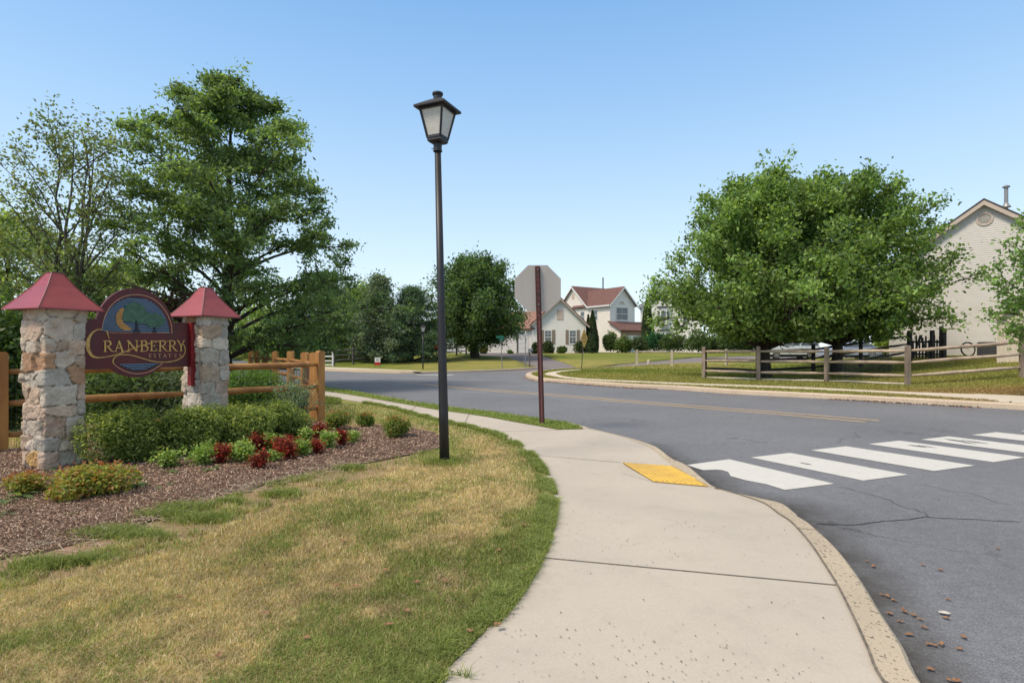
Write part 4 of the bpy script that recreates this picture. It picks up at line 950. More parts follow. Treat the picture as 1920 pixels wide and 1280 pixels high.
emb('crescent_moon', [(545, 318), (505, 330), (470, 365), (450, 420), (448, 480), (470, 540), (510, 580), (560, 600), (610, 602), (650, 590), (640, 575), (600, 545), (560, 520), (530, 500), (548, 470), (532, 440), (550, 420), (540, 390), (580, 375), (555, 345)], .0255, M['moon'])
rg = random.Random(4)
def blob(cx, cy, rx, ry, n=26): return [(cx+rx*math.cos(t)*rg.uniform(.82, 1.12), cy+ry*math.sin(t)*rg.uniform(.82, 1.12)) for t in [2*math.pi*i/n for i in range(n)]]
emb('oak_crown', blob(690, 370, 150, 125), .0300, M['emb_green']); emb('oak_crown', blob(930, 475, 130, 95), .0304, M['emb_green'])
emb('oak_crown', blob(610, 430, 95, 70), .0312, M['emb_green']); emb('oak_crown', blob(790, 440, 120, 80), .0318, M['emb_green'])
emb('oak_trunk', [(695, 480), (720, 480), (725, 560), (740, 600), (765, 630), (655, 630), (685, 600), (695, 560)], .0296, M['emb_dark']); emb('oak_trunk', [(925, 560), (942, 560), (948, 600), (965, 630), (905, 630), (925, 600)], .0292, M['emb_dark'])
# lettering: strokes along the board
def stroke(mb, pts, w, off=.019, th=.005):
    """pts in sign pixels, w in pixels (scalar or list); pixel ~ .00095 m"""
    P = [sgn(*p) for p in pts]; n = len(P); W = w if isinstance(w, (list, tuple)) else [w]*n; Lf = []; Rt = []
    for i in range(n):
        a = P[max(i-1, 0)]; b = P[min(i+1, n-1)]; t = Vector((b[0]-a[0], b[1]-a[1])).normalized(); h = W[i]*.00096/2; Lf.append((P[i][0]-t.y*h, P[i][1]+t.x*h)); Rt.append((P[i][0]+t.y*h, P[i][1]-t.x*h))
    V = []; 
    for i in range(n): V += [B3(*Lf[i], off), B3(*Rt[i], off), B3(*Lf[i], off+th), B3(*Rt[i], off+th)]
    Fc = []
    for i in range(n-1):
        a = i*4; b = a+4; Fc += [(a+2, a+3, b+3, b+2), (a, b, b+1, a+1), (a, a+2, b+2, b), (a+1, b+1, b+3, a+3)]
    Fc += [(0, 1, 3, 2), ((n-1)*4, (n-1)*4+2, (n-1)*4+3, (n-1)*4+1)]; mb.add(V, Fc)
def sm(pts, n=6):
    out = []; m = len(pts)
    for i in range(m-1):
        p0, p1, p2, p3 = pts[max(i-1, 0)], pts[i], pts[i+1], pts[min(i+2, m-1)]
        for j in range(n):
            t = j/n; out.append(tuple(.5*((2*p1[k])+(-p0[k]+p2[k])*t+(2*p0[k]-5*p1[k]+4*p2[k]-p3[k])*t*t+(-p0[k]+3*p1[k]-3*p2[k]+p3[k])*t**3) for k in (0, 1)))
    out.append(pts[-1]); return out
cpts = sm([(352, 660), (335, 615), (280, 594), (220, 592), (160, 625), (115, 690), (95, 780), (110, 860), (150, 920), (210, 943), (260, 945)])
cw = list(np.interp(np.linspace(0, 1, len(cpts)), [0, .12, .35, .6, .78, 1], [9, 8, 13, 46, 30, 12]))
mb = MB(); stroke(mb, cpts, cw, .0190); stroke(mb, [(350, 605), (345, 640), (366, 706)], [3, 13, 5], .0196); mb.build('letter', M['gold'], sign)
mb = MB(); stroke(mb, sm([(250, 944), (350, 932), (450, 907), (560, 872), (650, 835), (740, 800), (860, 770), (960, 742), (1040, 733), (1110, 742)]), [11]*40+[8]*15, .0188, .004); mb.build('swoosh', M['gold'], sign)
mb = MB(); stroke(mb, sm([(1292, 768), (1318, 800), (1328, 860), (1300, 925), (1230, 972), (1120, 998), (1000, 1000), (900, 985), (800, 957), (700, 928), (600, 908), (500, 910), (440, 940), (415, 985), (424, 1022)]), 12, .0186, .0042); mb.build('swoosh', M['gold'], sign)
mb = MB(); stroke(mb, sm([(424, 1022), (480, 1068), (560, 1112), (650, 1140), (740, 1147), (850, 1130), (950, 1082), (1040, 1018)]), 9, .0184, .004); mb.build('trim_line', M['trim_gold'], sign)
mb = MB(); stroke(mb, [(280, 585)]+[((lambda l: (0, 0))(0)) for _ in ()] + sm([(278, 590), (290, 510), (325, 400), (385, 300), (470, 220), (570, 170), (680, 150), (790, 158), (900, 192), (1000, 262), (1080, 360), (1130, 460), (1155, 550), (1160, 640)]), 8, .0184, .004); mb.build('trim_line', M['trim_gold'], sign)
mb = MB(); stroke(mb, [(330, 628), (720, 631), (1135, 632)], 6, .0225, .003); mb.build('trim_line', M['trim_gold'], sign)
def letter(ch, x0, x1, yt, yb, par, big=True):
    W_ = x1-x0; H_ = yb-yt; T_ = H_*(.14 if big else .15); t_ = H_*.065; mb = MB(); O = [.0198]
    def s(pts, w): O[0] += .00013; stroke(mb, [(x0+p[0]*W_, yt+p[1]*H_) for p in pts], w, O[0], .005)
    def serif(x, y, w_=.34): s([(x-w_/2, y), (x+w_/2, y)], t_)
    if ch == 'R':
        s([(.2, 0), (.2, 1)], T_); serif(.2, 1); s([(.0, .02), (.25, .02)], t_)
        s(sm([(.15, .02), (.5, .02), (.72, .12), (.75, .26), (.68, .42), (.48, .5), (.2, .5)]), [t_]*7+[T_*.9]*16+[t_]*14); s([(.42, .5), (.72, .82), (.9, .97), (1.08, 1.0)], [T_*.9, T_*.9, T_*.6, t_])
    elif ch == 'A':
        s([(.12, 1), (.5, .0)], t_*1.2); s([(.47, .0), (.86, 1)], T_*1.05); s([(.25, .66), (.74, .66)], t_); serif(.12, 1, .28); serif(.87, 1, .3)
    elif ch == 'N':
        s([(.14, .02), (.14, 1)], t_*1.2); s([(.1, .0), (.88, 1)], T_*1.05); s([(.88, 0), (.88, 1)], t_*1.2); serif(.14, 1, .28); serif(.88, 0, .28); s([(-.04, .01), (.16, .01)], t_)
    elif ch == 'B':
        s([(.2, 0), (.2, 1)], T_); s([(.0, .01), (.3, .01)], t_); s([(.0, .99), (.3, .99)], t_)
        s(sm([(.2, .02), (.55, .02), (.76, .12), (.76, .34), (.55, .46), (.2, .47)]), [t_]*6+[T_*.85]*14+[t_]*14); s(sm([(.3, .47), (.66, .5), (.92, .62), (.92, .84), (.66, .98), (.2, .98)]), [t_]*6+[T_]*14+[t_]*14)
    elif ch == 'E':
        s([(.25, 0), (.25, 1)], T_); s([(.05, .03), (.9, .03)], t_); s([(.9, .0), (.93, .2)], t_); s([(.25, .48), (.72, .48)], t_); s([(.72, .38), (.72, .58)], t_); s([(.05, .97), (.92, .97)], t_); s([(.92, 1), (1.0, .78)], t_)
    elif ch == 'Y':
        s([(.12, 0), (.52, .52)], T_); s([(.9, 0), (.52, .52)], t_*1.2); s([(.52, .5), (.52, 1)], T_); serif(.12, 0, .28); serif(.9, 0, .25); serif(.52, 1, .34)
    elif ch == 'S':
        p = sm([(.86, .2), (.7, .04), (.42, .0), (.18, .14), (.2, .34), (.5, .48), (.8, .62), (.84, .86), (.55, 1.0), (.25, .95), (.12, .78)]); s(p, list(np.interp(np.linspace(0, 1, len(p)), [0, .2, .5, .8, 1], [t_, t_*1.3, T_*1.2, t_*1.3, t_])))
    elif ch == 'T':
        s([(.5, 0), (.5, 1)], T_); s([(.05, .03), (.95, .03)], t_*1.2); s([(.05, .0), (.04, .22)], t_); s([(.95, .0), (.96, .22)], t_); serif(.5, 1, .36)
    mb.build('letter', M['gold'] if big else M['trim_gold'], par)
for ch, x0, x1, yt, yb in (('R', 290, 415, 732, 868), ('A', 432, 552, 731, 868), ('N', 590, 733, 730, 867), ('B', 758, 858, 730, 866), ('E', 880, 965, 729, 864), ('R', 988, 1098, 729, 862), ('R', 1112, 1222, 728, 861), ('Y', 1222, 1322, 728, 859)):
    letter(ch, x0, x1, yt, yb, sign)
for ch, x0, x1 in (('E', 863, 903), ('S', 925, 955), ('T', 982, 1026), ('A', 1044, 1092), ('T', 1108, 1152), ('E', 1190, 1222), ('S', 1250, 1280)):
    letter(ch, x0, x1, 897, 942, sign, False)
# red support post of the sign, in front of the right pillar
pp = SC+SD*(SL/2+.02)+SN*.03; MB().box((pp[0], pp[1], 1.24), (.075, .075, .84), math.atan2(SD[1], SD[0])).build('support_post', M['burgundy_post'], sign)

# ------------------------------------------------------------------ timber fence behind the bed
def wob(a, b, n, amp, rng): return [Vector(a).lerp(Vector(b), i/n)+Vector((rng.uniform(-amp, amp), rng.uniform(-amp, amp), rng.uniform(-amp, amp)))*(0 < i < n) for i in range(n+1)]
def dog_ear(x, y, z0, z1, w_, t, rz, c=.03):
    mb = MB(); pr = [(-w_/2, z0), (w_/2, z0), (w_/2, z1-c), (w_/2-c, z1-c*.15), (w_/2-c*1.4, z1), (-w_/2+c*1.4, z1), (-w_/2+c, z1-c*.15), (-w_/2, z1-c)]
    ca, sa = math.cos(rz), math.sin(rz); pts = [(x+u*ca+t/2*sa, y+u*sa-t/2*ca, z) for u, z in pr]; mb.prism(pts, (-t*sa, t*ca, 0)); return mb
def fence(name, label, posts, rails, mat_p, mat_r, h, pw=.12, pt=.10, rr_=.045, seed=1, mesh=False, cat='fence', flat_rail=False, low=None, prz=0, zbase=None):
    root = thing(name, label, cat, (posts[0][0], posts[0][1], tz(*posts[0][:2]))); rg = random.Random(seed); n = len(posts)
    for i, p in enumerate(posts):
        q = posts[min(i+1, n-1)] if i < n-1 else posts[i-1]; rz = math.atan2(q[1]-p[1], q[0]-p[0]); z = tz(p[0], p[1]); hh = h*(1+rg.uniform(-.02, .02)) if len(p) < 3 else p[2]
        dog_ear(p[0], p[1], z-.1, z+hh, pw, pt, rz+prz, pw*.2).build('post', mat_p, root, bevel=0)
    for i in range(n-1):
        a, b = posts[i], posts[i+1]; za, zb = tz(*a[:2]), tz(*b[:2])
        for rh in rails:
            k = 5; pts = wob((a[0], a[1], za+rh), (b[0], b[1], zb+rh), k, .010, rg)
            mb = MB()
            if flat_rail:
                for j in range(k): mb.beam(pts[j], pts[j+1], rr_*.9, rr_*2)
            else: mb.path(pts, [rr_*.55]+[rr_*rg.uniform(.9, 1.08) for _ in range(k-1)]+[rr_*.55], 8)
            mb.build('rail', mat_r, root, smooth=not flat_rail)
        if mesh:
            mb = MB(); L_ = math.hypot(b[0]-a[0], b[1]-a[1]); d = Vector((b[0]-a[0], b[1]-a[1], 0)).normalized(); nr = Vector((-d.y, d.x, 0))*.058; zt = rails[0]+.02
            for j in range(int(L_/.052)):
                p = Vector((a[0], a[1], za))+d*(.052*j)+nr; mb.beam(p+Vector((0, 0, .02)), p+Vector((0, 0, zt)), .0022, .0022, Vector((1, .3, 0)))
            for j in range(11):
                z = .03+j*.1; mb.beam(Vector((a[0], a[1], za+z))+nr, Vector((b[0], b[1], zb+z))+nr, .0022, .0022)
            mb.build('wire_mesh', M['wire'], root)
    return root
FA, FB = np.array((-6.42, 7.15)), np.array((-3.54, 10.5))
def fp(t): return tuple(FA+(FB-FA)*t)
fence('rail_fence', 'orange-brown stained split rail fence with wire mesh running behind the sign pillars', [fp(-.62), fp(0), fp(.50), fp(1.0)], [1.02, .62, .22], M['timber'], M['timber_rail'], 1.27, .125, .115, .052, 3, mesh=True)
bk = [(-3.72, 10.72)]
for px, Y in ((572, 13.1), (545, 15.4), (516, 17.6), (497, 19.6), (482, 21.6), (470, 23.5)): bk.append((XH(px, Y), Y))
bk_posts = bk[1:]
r_ = fence('rail_fence', 'orange-brown stained rail fence going back from the corner post towards the road', bk, [1.0, .60, .22], M['timber'], M['timber_rail'], 1.26, .17, .10, .05, 4, mesh=True, prz=R(50))

# ------------------------------------------------------------------ lamp posts
def lamp(name, label, x, y, z0, H, w_, lean=(0, 0), rz=0.5, detail=True, group=None):
    root = thing(name, label, 'lamp post', (x, y, z0), group); s = w_/.50; hl = .74*s; zt = z0+H-hl
    top = Vector((x+lean[0], y+lean[1], zt)); bot = Vector((x, y, z0-.1)); ax = (top-bot).normalized()
    r0, r1 = .070*s, .044*s
    if not detail: r0, r1 = .05, .04
    MB().path([bot, bot.lerp(top, .18), bot.lerp(top, .5), top], [r0, r0*.93, (r0+r1)/2*.93, r1], 20).build('pole', M['black'], root, smooth=True)
    def q(u, v, z): ca, sa = math.cos(rz), math.sin(rz); return Vector((top.x+(u*ca-v*sa)*s, top.y+(u*sa+v*ca)*s, zt+z*s))+ax*0
    def frus(rs): 
        mb = MB(); V = []
        for r, z in rs:
            for a, b in ((-1, -1), (1, -1), (1, 1), (-1, 1)): V.append(q(a*r, b*r, z))
        m = len(rs); mb.add(V, [(k*4+i, k*4+(i+1) % 4, k*4+4+(i+1) % 4, k*4+4+i) for k in range(m-1) for i in range(4)]+[(3, 2, 1, 0), tuple((m-1)*4+i for i in range(4))]); return mb
    mb = MB(); mb.path([q(0, 0, -.07), q(0, 0, .06)], .058*s, 18); mb.path([q(0, 0, -.075), q(0, 0, -.055)], .063*s, 18); mb.path([q(-.1, 0, -.02), q(-.05, 0, -.02)], .006*s, 6); mb.build('collar', M['black'], root)
    head = frus([(.085, .04), (.105, .06), (.105, .10)]).build('lantern_base', M['black'], root); ORG[head] = ORG[root]
    mb = MB(); bA, tA = .105, .185; zb, zt2 = .10, .50
    for a, b in ((-1, -1), (1, -1), (1, 1), (-1, 1)): mb.beam(q(a*bA*.96, b*bA*.96, zb), q(a*tA*.96, b*tA*.96, zt2), .026*s, .026*s)
    for (r, z, h) in ((bA, zb+.012, .034), (tA, zt2-.014, .036)):
        c4 = [q(a*r*.96, b*r*.96, z) for a, b in ((-1, -1), (1, -1), (1, 1), (-1, 1))]
        for i in range(4): mb.beam(c4[i], c4[(i+1) % 4], .02*s, h*s)
    mb.build('lantern_frame', M['black'], root)
    for i, (a, b, c, d) in enumerate((((-1, -1), (1, -1), 0, 0), ((1, -1), (1, 1), 0, 0), ((1, 1), (-1, 1), 0, 0), ((-1, 1), (-1, -1), 0, 0))):
        k = .93; V = [q(a[0]*bA*k, a[1]*bA*k, zb), q(b[0]*bA*k, b[1]*bA*k, zb), q(b[0]*tA*k, b[1]*tA*k, zt2), q(a[0]*tA*k, a[1]*tA*k, zt2)]; cen = q(0, 0, .3)
        m_ = (V[0]+V[2])/2; off = (cen-m_).normalized()*.004; MB().prism(V, off).build('glass_pane', M['frost'], root)
    frus([(.232, .492), (.240, .50), (.240, .525), (.13, .60), (.075, .635)]).build('roof', M['black'], root)
    mb = MB(); mb.path([q(0, 0, .62), q(0, 0, .705)], .060*s, 20); mb.path([q(0, 0, .70), q(0, 0, .715), q(0, 0, .735), q(0, 0, .742)], [.068*s, .076*s, .074*s, .05*s], 20); mb.build('finial', M['black'], root, smooth=False)
    return root
lx, ly = hit(834, 868)
lean = XH(820, ly)-lx
lamp('lamp_post', 'tall black lamp post with frosted four-sided lantern standing at the edge of the mulch bed', lx, ly, 0, (868-172)/F*ly, (861-776)/F*ly*.80, (lean, .03), R(-24))
Yl = 37.5; xl = XH(793, Yl); lamp('lamp_post', 'distant slim black lamp post with white lantern on the far lawn', xl, Yl, tz(xl, Yl), 85/F*Yl, .42, (0, 0), .3, False)

# ------------------------------------------------------------------ stop sign seen from behind
sx_, sy_ = hit(1017, 797); Ys = sy_
def octag(name, label, cx, cz, Y, Rr, zb, lean):
    root = thing(name, label, 'road sign', (sx_, sy_, 0)); V = []
    z_t = CH+(HY-499)/F*Ys; topx = XH(1008, Ys)
    d = Vector((topx-sx_, 0, z_t)); 
    pts = [(cx+Rr*math.cos(R(22.5+45*i)), Y+.038, cz+Rr*math.sin(R(22.5+45*i))) for i in range(8)]
    plate = MB().prism(pts, (0, .004, 0)).build('sign_plate', M['signback'], root); ORG[plate] = ORG[root]
    # red face on the far side
    MB().prism([(cx+Rr*.965*math.cos(R(22.5+45*i)), Y+.0425, cz+Rr*.965*math.sin(R(22.5+45*i))) for i in range(8)], (0, .001, 0)).build('sign_face', M['red'], plate)
    mb = MB(); a = Vector((sx_, sy_, -.15)); b = Vector((topx, sy_, z_t)); n = 40
    # U-channel with flanges
    u = (b-a).normalized(); 
    for w_, off, t_ in ((.040, .022, .008), (.012, -.0, .045)): pass
    def bar(dx, dy, w_, h_): mb.prism([a+Vector((dx-w_/2, dy, 0)), a+Vector((dx+w_/2, dy, 0)), b+Vector((dx+w_/2, dy, 0)), b+Vector((dx-w_/2, dy, 0))], (0, h_, 0))
    bar(0, -.016, .044, .006); bar(-.024, -.0165, .006, .045); bar(.024, -.0165, .006, .045); bar(-.034, .022, .022, .006); bar(.034, .022, .022, .006)
    mb.build('channel_post', M['rustred'], root)
    mb = MB(); Lp = (b-a).length
    for k in range(8, int(Lp/.0254)-2):
        if k > 75 and k % 4: continue
        p = a+u*(.0254*k); mb.box((p.x-.0, p.y-.0175, p.z), (.010, .003, .010))
    hs = mb.build('bolt_holes', M['hole'], root); hs['kind'] = 'stuff'
    for dz in (-.06, -.66): MB().path([b+u*dz+Vector((0, -.030, 0)), b+u*dz+Vector((0, -.012, 0))], .009, 6).build('bolt', M['metalgrey'], root)
cxs = XH(1008.5, Ys); czs = CH+(HY-540)/F*Ys; octag('stop_sign', 'octagonal sign seen from its bare grey back on a rusty red post', cxs, czs, Ys, 43.5/math.cos(R(22.5))/F*Ys, 0, 0)

# ------------------------------------------------------------------ weathered fence, right
fpts = [hit(1320, 709), hit(1422, 713), hit(1550, 716), hit(1702, 722), hit(1917, 707)]
fr = fence('split_rail_fence', 'weathered grey three-rail split rail fence along the corner yard', fpts, [1.22, .80, .34], M['oldpost'], M['oldwood'], 1.42, .15, .12, .062, 6)
for i in range(3):
    a, b = fpts[i], fpts[i+1]; rg = random.Random(i); mb = MB(); mb.path(wob((a[0]+.1, a[1], tz(*a)+.04), (b[0]-.1, b[1], tz(*b)+.05), 4, .02, rg), [.03, .055, .05, .06, .04], 6); mb.build('ground_rail', M['palewood'], fr)
dpts = [hit(1322, 703), at(1421, 688, 25.6).to_2d()[:], (XH(1525, 27.4), 27.4), (XH(1614, 29), 29.0), (XH(1704, 30.2), 30.2)]
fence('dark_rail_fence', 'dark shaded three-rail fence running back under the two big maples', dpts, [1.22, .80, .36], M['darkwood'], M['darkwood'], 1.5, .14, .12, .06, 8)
pf = [hit(1128, 690), hit(1194, 687), hit(1260, 684), (XH(1322, 36), 36)]
fence('pale_rail_fence', 'pale thin single-rail fence with white posts beyond the corner lawn', [(XH(1194, 40.5), 40.5), (XH(1260, 40), 40.0), (XH(1322, 39), 39.0), (XH(1362, 41), 41)], [1.02], M['palewood'], M['palewood'], 1.16, .16, .14, .05, 9)
# far left: dark split rail fence and white field gate
ff = [(XH(626, 41), 41.0), (XH(662, 42.5), 42.5), (XH(697, 44), 44.0), (XH(728, 45.5), 45.5), (XH(756, 47), 47.0), (XH(790, 49), 49)]
fence('field_fence', 'grey three-rail fence along the trees behind the red and white lawn sign', ff, [1.05, .7, .35], M['greywood'], M['greywood'], 1.2, .12, .12, .055, 10)
ff = [(XH(835, 52), 52.0), (XH(856, 53), 53.0), (XH(874, 54), 54)]
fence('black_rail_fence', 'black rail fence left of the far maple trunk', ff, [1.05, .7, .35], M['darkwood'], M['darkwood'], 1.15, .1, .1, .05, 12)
gt = thing('field_gate', 'white bar gate at the left end of the grey field fence', 'gate', (XH(615, 40), 40, tz(-10, 40)))
for xx in (603, 624): MB().box((XH(xx, 40), 40, tz(0, 40)+.55), (.09, .09, 1.2)).build('post', M['white'], gt)
for z in (.12, .40, .72, 1.02): MB().beam((XH(603, 40), 40.0, tz(0, 40)+z), (XH(624, 40), 40.0, tz(0, 40)+z), .05, .09).build('rail', M['white'], gt)
# ------------------------------------------------------------------ houses
def urange(poly, z):
    xs_ = []
    n = len(poly)
    for i in range(n):
        (u0, z0), (u1, z1) = poly[i], poly[(i+1) % n]
        if (z0 <= z < z1) or (z1 <= z < z0): xs_.append(u0+(u1-u0)*(z-z0)/(z1-z0))
    return (min(xs_), max(xs_)) if len(xs_) >= 2 else None
class Frame:
    """vertical wall plane: origin (x,y), unit direction u, outward normal n, base height z0"""
    def __init__(s, o, u, n, z0): s.o = Vector((o[0], o[1], z0)); s.u = Vector((u[0], u[1], 0)).normalized(); s.n = Vector((n[0], n[1], 0)).normalized()
    def p(s, u, z, d=0): return s.o+s.u*u+s.n*d+Vector((0, 0, z))
def siding(fr, poly, pitch, lip=.017):
    mb = MB(); zs = [p[1] for p in poly]; z = min(zs); zt = max(zs)
    while z < zt-.01:
        z1 = min(z+pitch, zt-.001); a = urange(poly, z+.001); b = urange(poly, z1-.001)
        if a and b:
            q = [fr.p(a[0], z, lip), fr.p(a[1], z, lip), fr.p(b[1], z1, .002), fr.p(b[0], z1, .002)]; k = len(mb.v); mb.v += [tuple(v) for v in q]; mb.f.append((k, k+1, k+2, k+3))
            q = [fr.p(a[0], z, 0), fr.p(a[1], z, 0), fr.p(a[1], z, lip), fr.p(a[0], z, lip)]; k = len(mb.v); mb.v += [tuple(v) for v in q]; mb.f.append((k, k+1, k+2, k+3))
        z += pitch
    return mb
def wall(fr, poly, pitch, mat, root, name='wall', back=.15):
    mb = siding(fr, poly, pitch); mb.prism([fr.p(u, z, 0) for u, z in poly], tuple(fr.n*-back)); me = bpy.data.meshes.new(name); me.from_pydata(mb.v, [], mb.f); o = link(name, me, mat, root); return o
def bxf(mb, fr, u0, u1, z0, z1, d0, d1): return mb.prism([fr.p(u0, z0, d0), fr.p(u1, z0, d0), fr.p(u1, z1, d0), fr.p(u0, z1, d0)], tuple(fr.n*(d1-d0)))
def window(fr, u0, u1, z0, z1, root, t=.09, cols=2, rows=2, frame='white', shutters=False, sh_w=.3, name='window', lights=True):
    mb = MB(); bxf(mb, fr, u0-t, u0, z0-t, z1+t, .0, .05); bxf(mb, fr, u1, u1+t, z0-t, z1+t, .0, .05); bxf(mb, fr, u0, u1, z1, z1+t, .0, .05); bxf(mb, fr, u0, u1, z0-t, z0, .0, .055)
    wd = mb.build(name, M[frame], root); ORG[wd] = ORG[root]
    bxf(MB(), fr, u0, u1, z0, z1, .017, .020).build('pane', M['glass'], wd)
    mb = MB(); s = .022
    for i in range(1, cols): u = u0+(u1-u0)*i/cols; bxf(mb, fr, u-s/2, u+s/2, z0, z1, .021, .035)
    for i in range(1, rows): z = z0+(z1-z0)*i/rows; k = .03 if abs(i-rows/2) < .1 else s/2; bxf(mb, fr, u0, u1, z-k, z+k, .022, .037)
    mb.build('muntins', M[frame], wd)
    if shutters:
        for a, b in ((u0-t-.03-sh_w, u0-t-.03), (u1+t+.03, u1+t+.03+sh_w)): bxf(MB(), fr, a, b, z0-t, z1+t, .016, .05).build('shutter', M['shutter'], root)
    return wd
def slab(pts, th, name, mat, root):
    """roof slope: 4 corners (ccw from above), thickness down"""
    a = [Vector(p) for p in pts]; n = (a[1]-a[0]).cross(a[2]-a[0]).normalized()
    if n.z < 0: n = -n
    return MB().prism(a, tuple(-n*th)).build(name, mat, root)

# --- big beige gable house at the right
a8 = R(-40); hr = thing('siding_house', 'tall beige clapboard gable wall of a house behind the big maple at right', 'house', (24.9, 30.5, .9))
HO = (XH(1845, 30)-4.2*math.cos(a8), 30-4.2*math.sin(a8)); fr = Frame(HO, (math.cos(a8), math.sin(a8)), (math.sin(a8), -math.cos(a8)), .75)
Wd, ez, pz = 8.4, 5.23, 8.34
w_ = wall(fr, [(0, 0), (Wd, 0), (Wd, ez), (Wd/2, pz), (0, ez)], .115, M['siding_tan'], hr)
ub, dn = Wd, 9
sb = Frame(HO, (-math.sin(a8), math.cos(a8)), (-math.cos(a8), -math.sin(a8)), .75); wall(sb, [(0, 0), (10, 0), (10, ez), (0, ez)], .115, M['siding_tan'], hr)
for s in (0, 1):
    u0, u1 = (-.35, Wd/2) if s == 0 else (Wd+.35, Wd/2); z0_ = ez-.35*(pz-ez)/(Wd/2)
    slab([fr.p(u0, z0_+.12, .32), fr.p(u1, pz+.12, .32), fr.p(u1, pz+.12, -11), fr.p(u0, z0_+.12, -11)], .07, 'roof', M['roofdark'], hr)
    MB().prism([fr.p(u0, z0_+.04, .30), fr.p(u1, pz+.04, .30), fr.p(u1, pz-.22, .30), fr.p(u0, z0_-.22, .30)], tuple(fr.n*-.05)).build('rake_board', M['fascia'], hr)
    MB().prism([fr.p(u0, z0_-.04, .25), fr.p(u1, pz-.04, .25), fr.p(u1, pz-.04, .01), fr.p(u0, z0_-.04, .01)], (0, 0, -.02)).build('soffit', M['fascia'], hr)
vc = fr.p(Wd/2+.02, 7.42, 0)
mb = MB(); n = 24; ring = [];
for r_, d in ((.36, .015), (.36, .055), (.27, .055), (.27, .02)):
    for k in range(n): a = 2*math.pi*k/n; ring.append(vc+fr.u*math.cos(a)*r_+Vector((0, 0, math.sin(a)*r_))+fr.n*d)
mb.add(ring, [(j*n+k, j*n+(k+1) % n, (j+1)*n+(k+1) % n, (j+1)*n+k) for j in range(3) for k in range(n)]); vent = mb.build('gable_vent', M['fascia'], hr); ORG[vent] = ORG[hr]
mb = MB()
for k in range(9):
    z = -.23+k*.052; hw = math.sqrt(max(0, .27**2-z*z)); mb.prism([vc+fr.u*-hw+Vector((0, 0, z))+fr.n*.02, vc+fr.u*hw+Vector((0, 0, z))+fr.n*.02, vc+fr.u*hw+Vector((0, 0, z+.03))+fr.n*.04, vc+fr.u*-hw+Vector((0, 0, z+.03))+fr.n*.04], tuple(fr.n*.004))
mb.build('louvres', M['siding_tan'], vent)
fl = fr.p(Wd/2+.9, pz-.35, -1.0); mb = MB(); mb.path([fl, fl+Vector((0, 0, 1.15))], .09, 12); mb.path([fl+Vector((0, 0, 1.15)), fl+Vector((0, 0, 1.2)), fl+Vector((0, 0, 1.27))], [.17, .17, .05], 12); mb.path([fl+Vector((0, 0, .1)), fl+Vector((0, 0, .3))], [.22, .1], 12); mb.build('flue_pipe', M['metalgrey'], hr)
bxf(MB(), fr, -.02, Wd+.02, -.5, .0, .0, .03).build('foundation', M['palestone'], hr)
window(fr, 6.2, 7.0, 4.1, 5.3, hr, rows=2, cols=1)
# --- beige shed in front
sf = Frame((XH(1869, 24), 24.0), (math.cos(R(-42)), math.sin(R(-42))), (math.sin(R(-42)), -math.cos(R(-42))), .32)
shd = thing('garden_shed', 'beige panelled garden shed with a small gable at the right picture edge', 'shed', (XH(1869, 24)+1.5, 25, .4))
mb = MB(); mb.prism([sf.p(0, 0), sf.p(3.2, 0), sf.p(3.2, 2.38), sf.p(1.6, 3.75), sf.p(0, 2.38)], tuple(sf.n*-2.2)); mb.build('wall', M['shedwall'], shd)
mb = MB()
for k in range(1, 16): bxf(mb, sf, k*.2-.006, k*.2+.006, .02, 1.55, .0, .006)
mb.build('grooves', M['fascia'], shd)
bxf(MB(), sf, 0, .07, 0, 2.35, .001, .02).build('corner_trim', M['shedwall'], shd)
for s in (0, 1):
    u0, u1 = (-.14, 1.6) if s == 0 else (3.34, 1.6)
    slab([sf.p(u0, 2.30, .2), sf.p(u1, 3.82, .2), sf.p(u1, 3.82, -2.4), sf.p(u0, 2.30, -2.4)], .05, 'roof', M['roofdark'], shd)
    MB().prism([sf.p(u0, 2.26, .19), sf.p(u1, 3.77, .19), sf.p(u1, 3.62, .19), sf.p(u0, 2.11, .19)], tuple(sf.n*-.03)).build('rake_board', M['fascia'], shd)
bxf(MB(), sf, 1.0, 1.14, 2.62, 2.74, .002, .03).build('vent', M['darkgrey'], shd); bxf(MB(), sf, 1.3, 1.44, 2.62, 2.74, .002, .03).build('vent', M['darkgrey'], shd)
# --- small white gabled house
Y1_ = 61.0
h1 = thing('gable_house', 'small white clapboard house with salmon roof and taupe shutters behind the stop sign', 'house', (XH(1040, Y1_), Y1_+4, .95))
s_ = F/Y1_; th = R(-4)
f1 = Frame((XH(998, Y1_), Y1_), (math.cos(th), math.sin(th)), (math.sin(th), -math.cos(th)), .92)
GW = 100/s_; ge, gp = 2.98, 5.75
wall(f1, [(0, 0), (GW, 0), (GW, ge), (GW*.53, gp), (0, ge)], .16, M['siding'], h1)
for s in (0, 1):
    u0, u1 = (-.35, GW*.53) if s == 0 else (GW+.35, GW*.53); zz_ = ge-.2
    slab([f1.p(u0, zz_+.16, .4), f1.p(u1, gp+.2, .4), f1.p(u1, gp+.2, -7), f1.p(u0, zz_+.16, -7)], .1, 'roof', M['roof'], h1)
    MB().prism([f1.p(u0, zz_+.1, .38), f1.p(u1, gp+.14, .38), f1.p(u1, gp-.12, .38), f1.p(u0, zz_-.14, .38)], tuple(f1.n*-.06)).build('rake_board', M['fascia'], h1)
def px1(p): return (p-998)/s_
for a, b in ((1022, 1033), (1068, 1079)):
    window(f1, px1(a), px1(b), 1.02, 2.38, h1, cols=2, rows=4, shutters=True, sh_w=.32)
mb = MB(); bxf(mb, f1, px1(1044), px1(1056), 3.55, 4.6, .005, .05); mb.build('gable_vent', M['fascia'], h1)
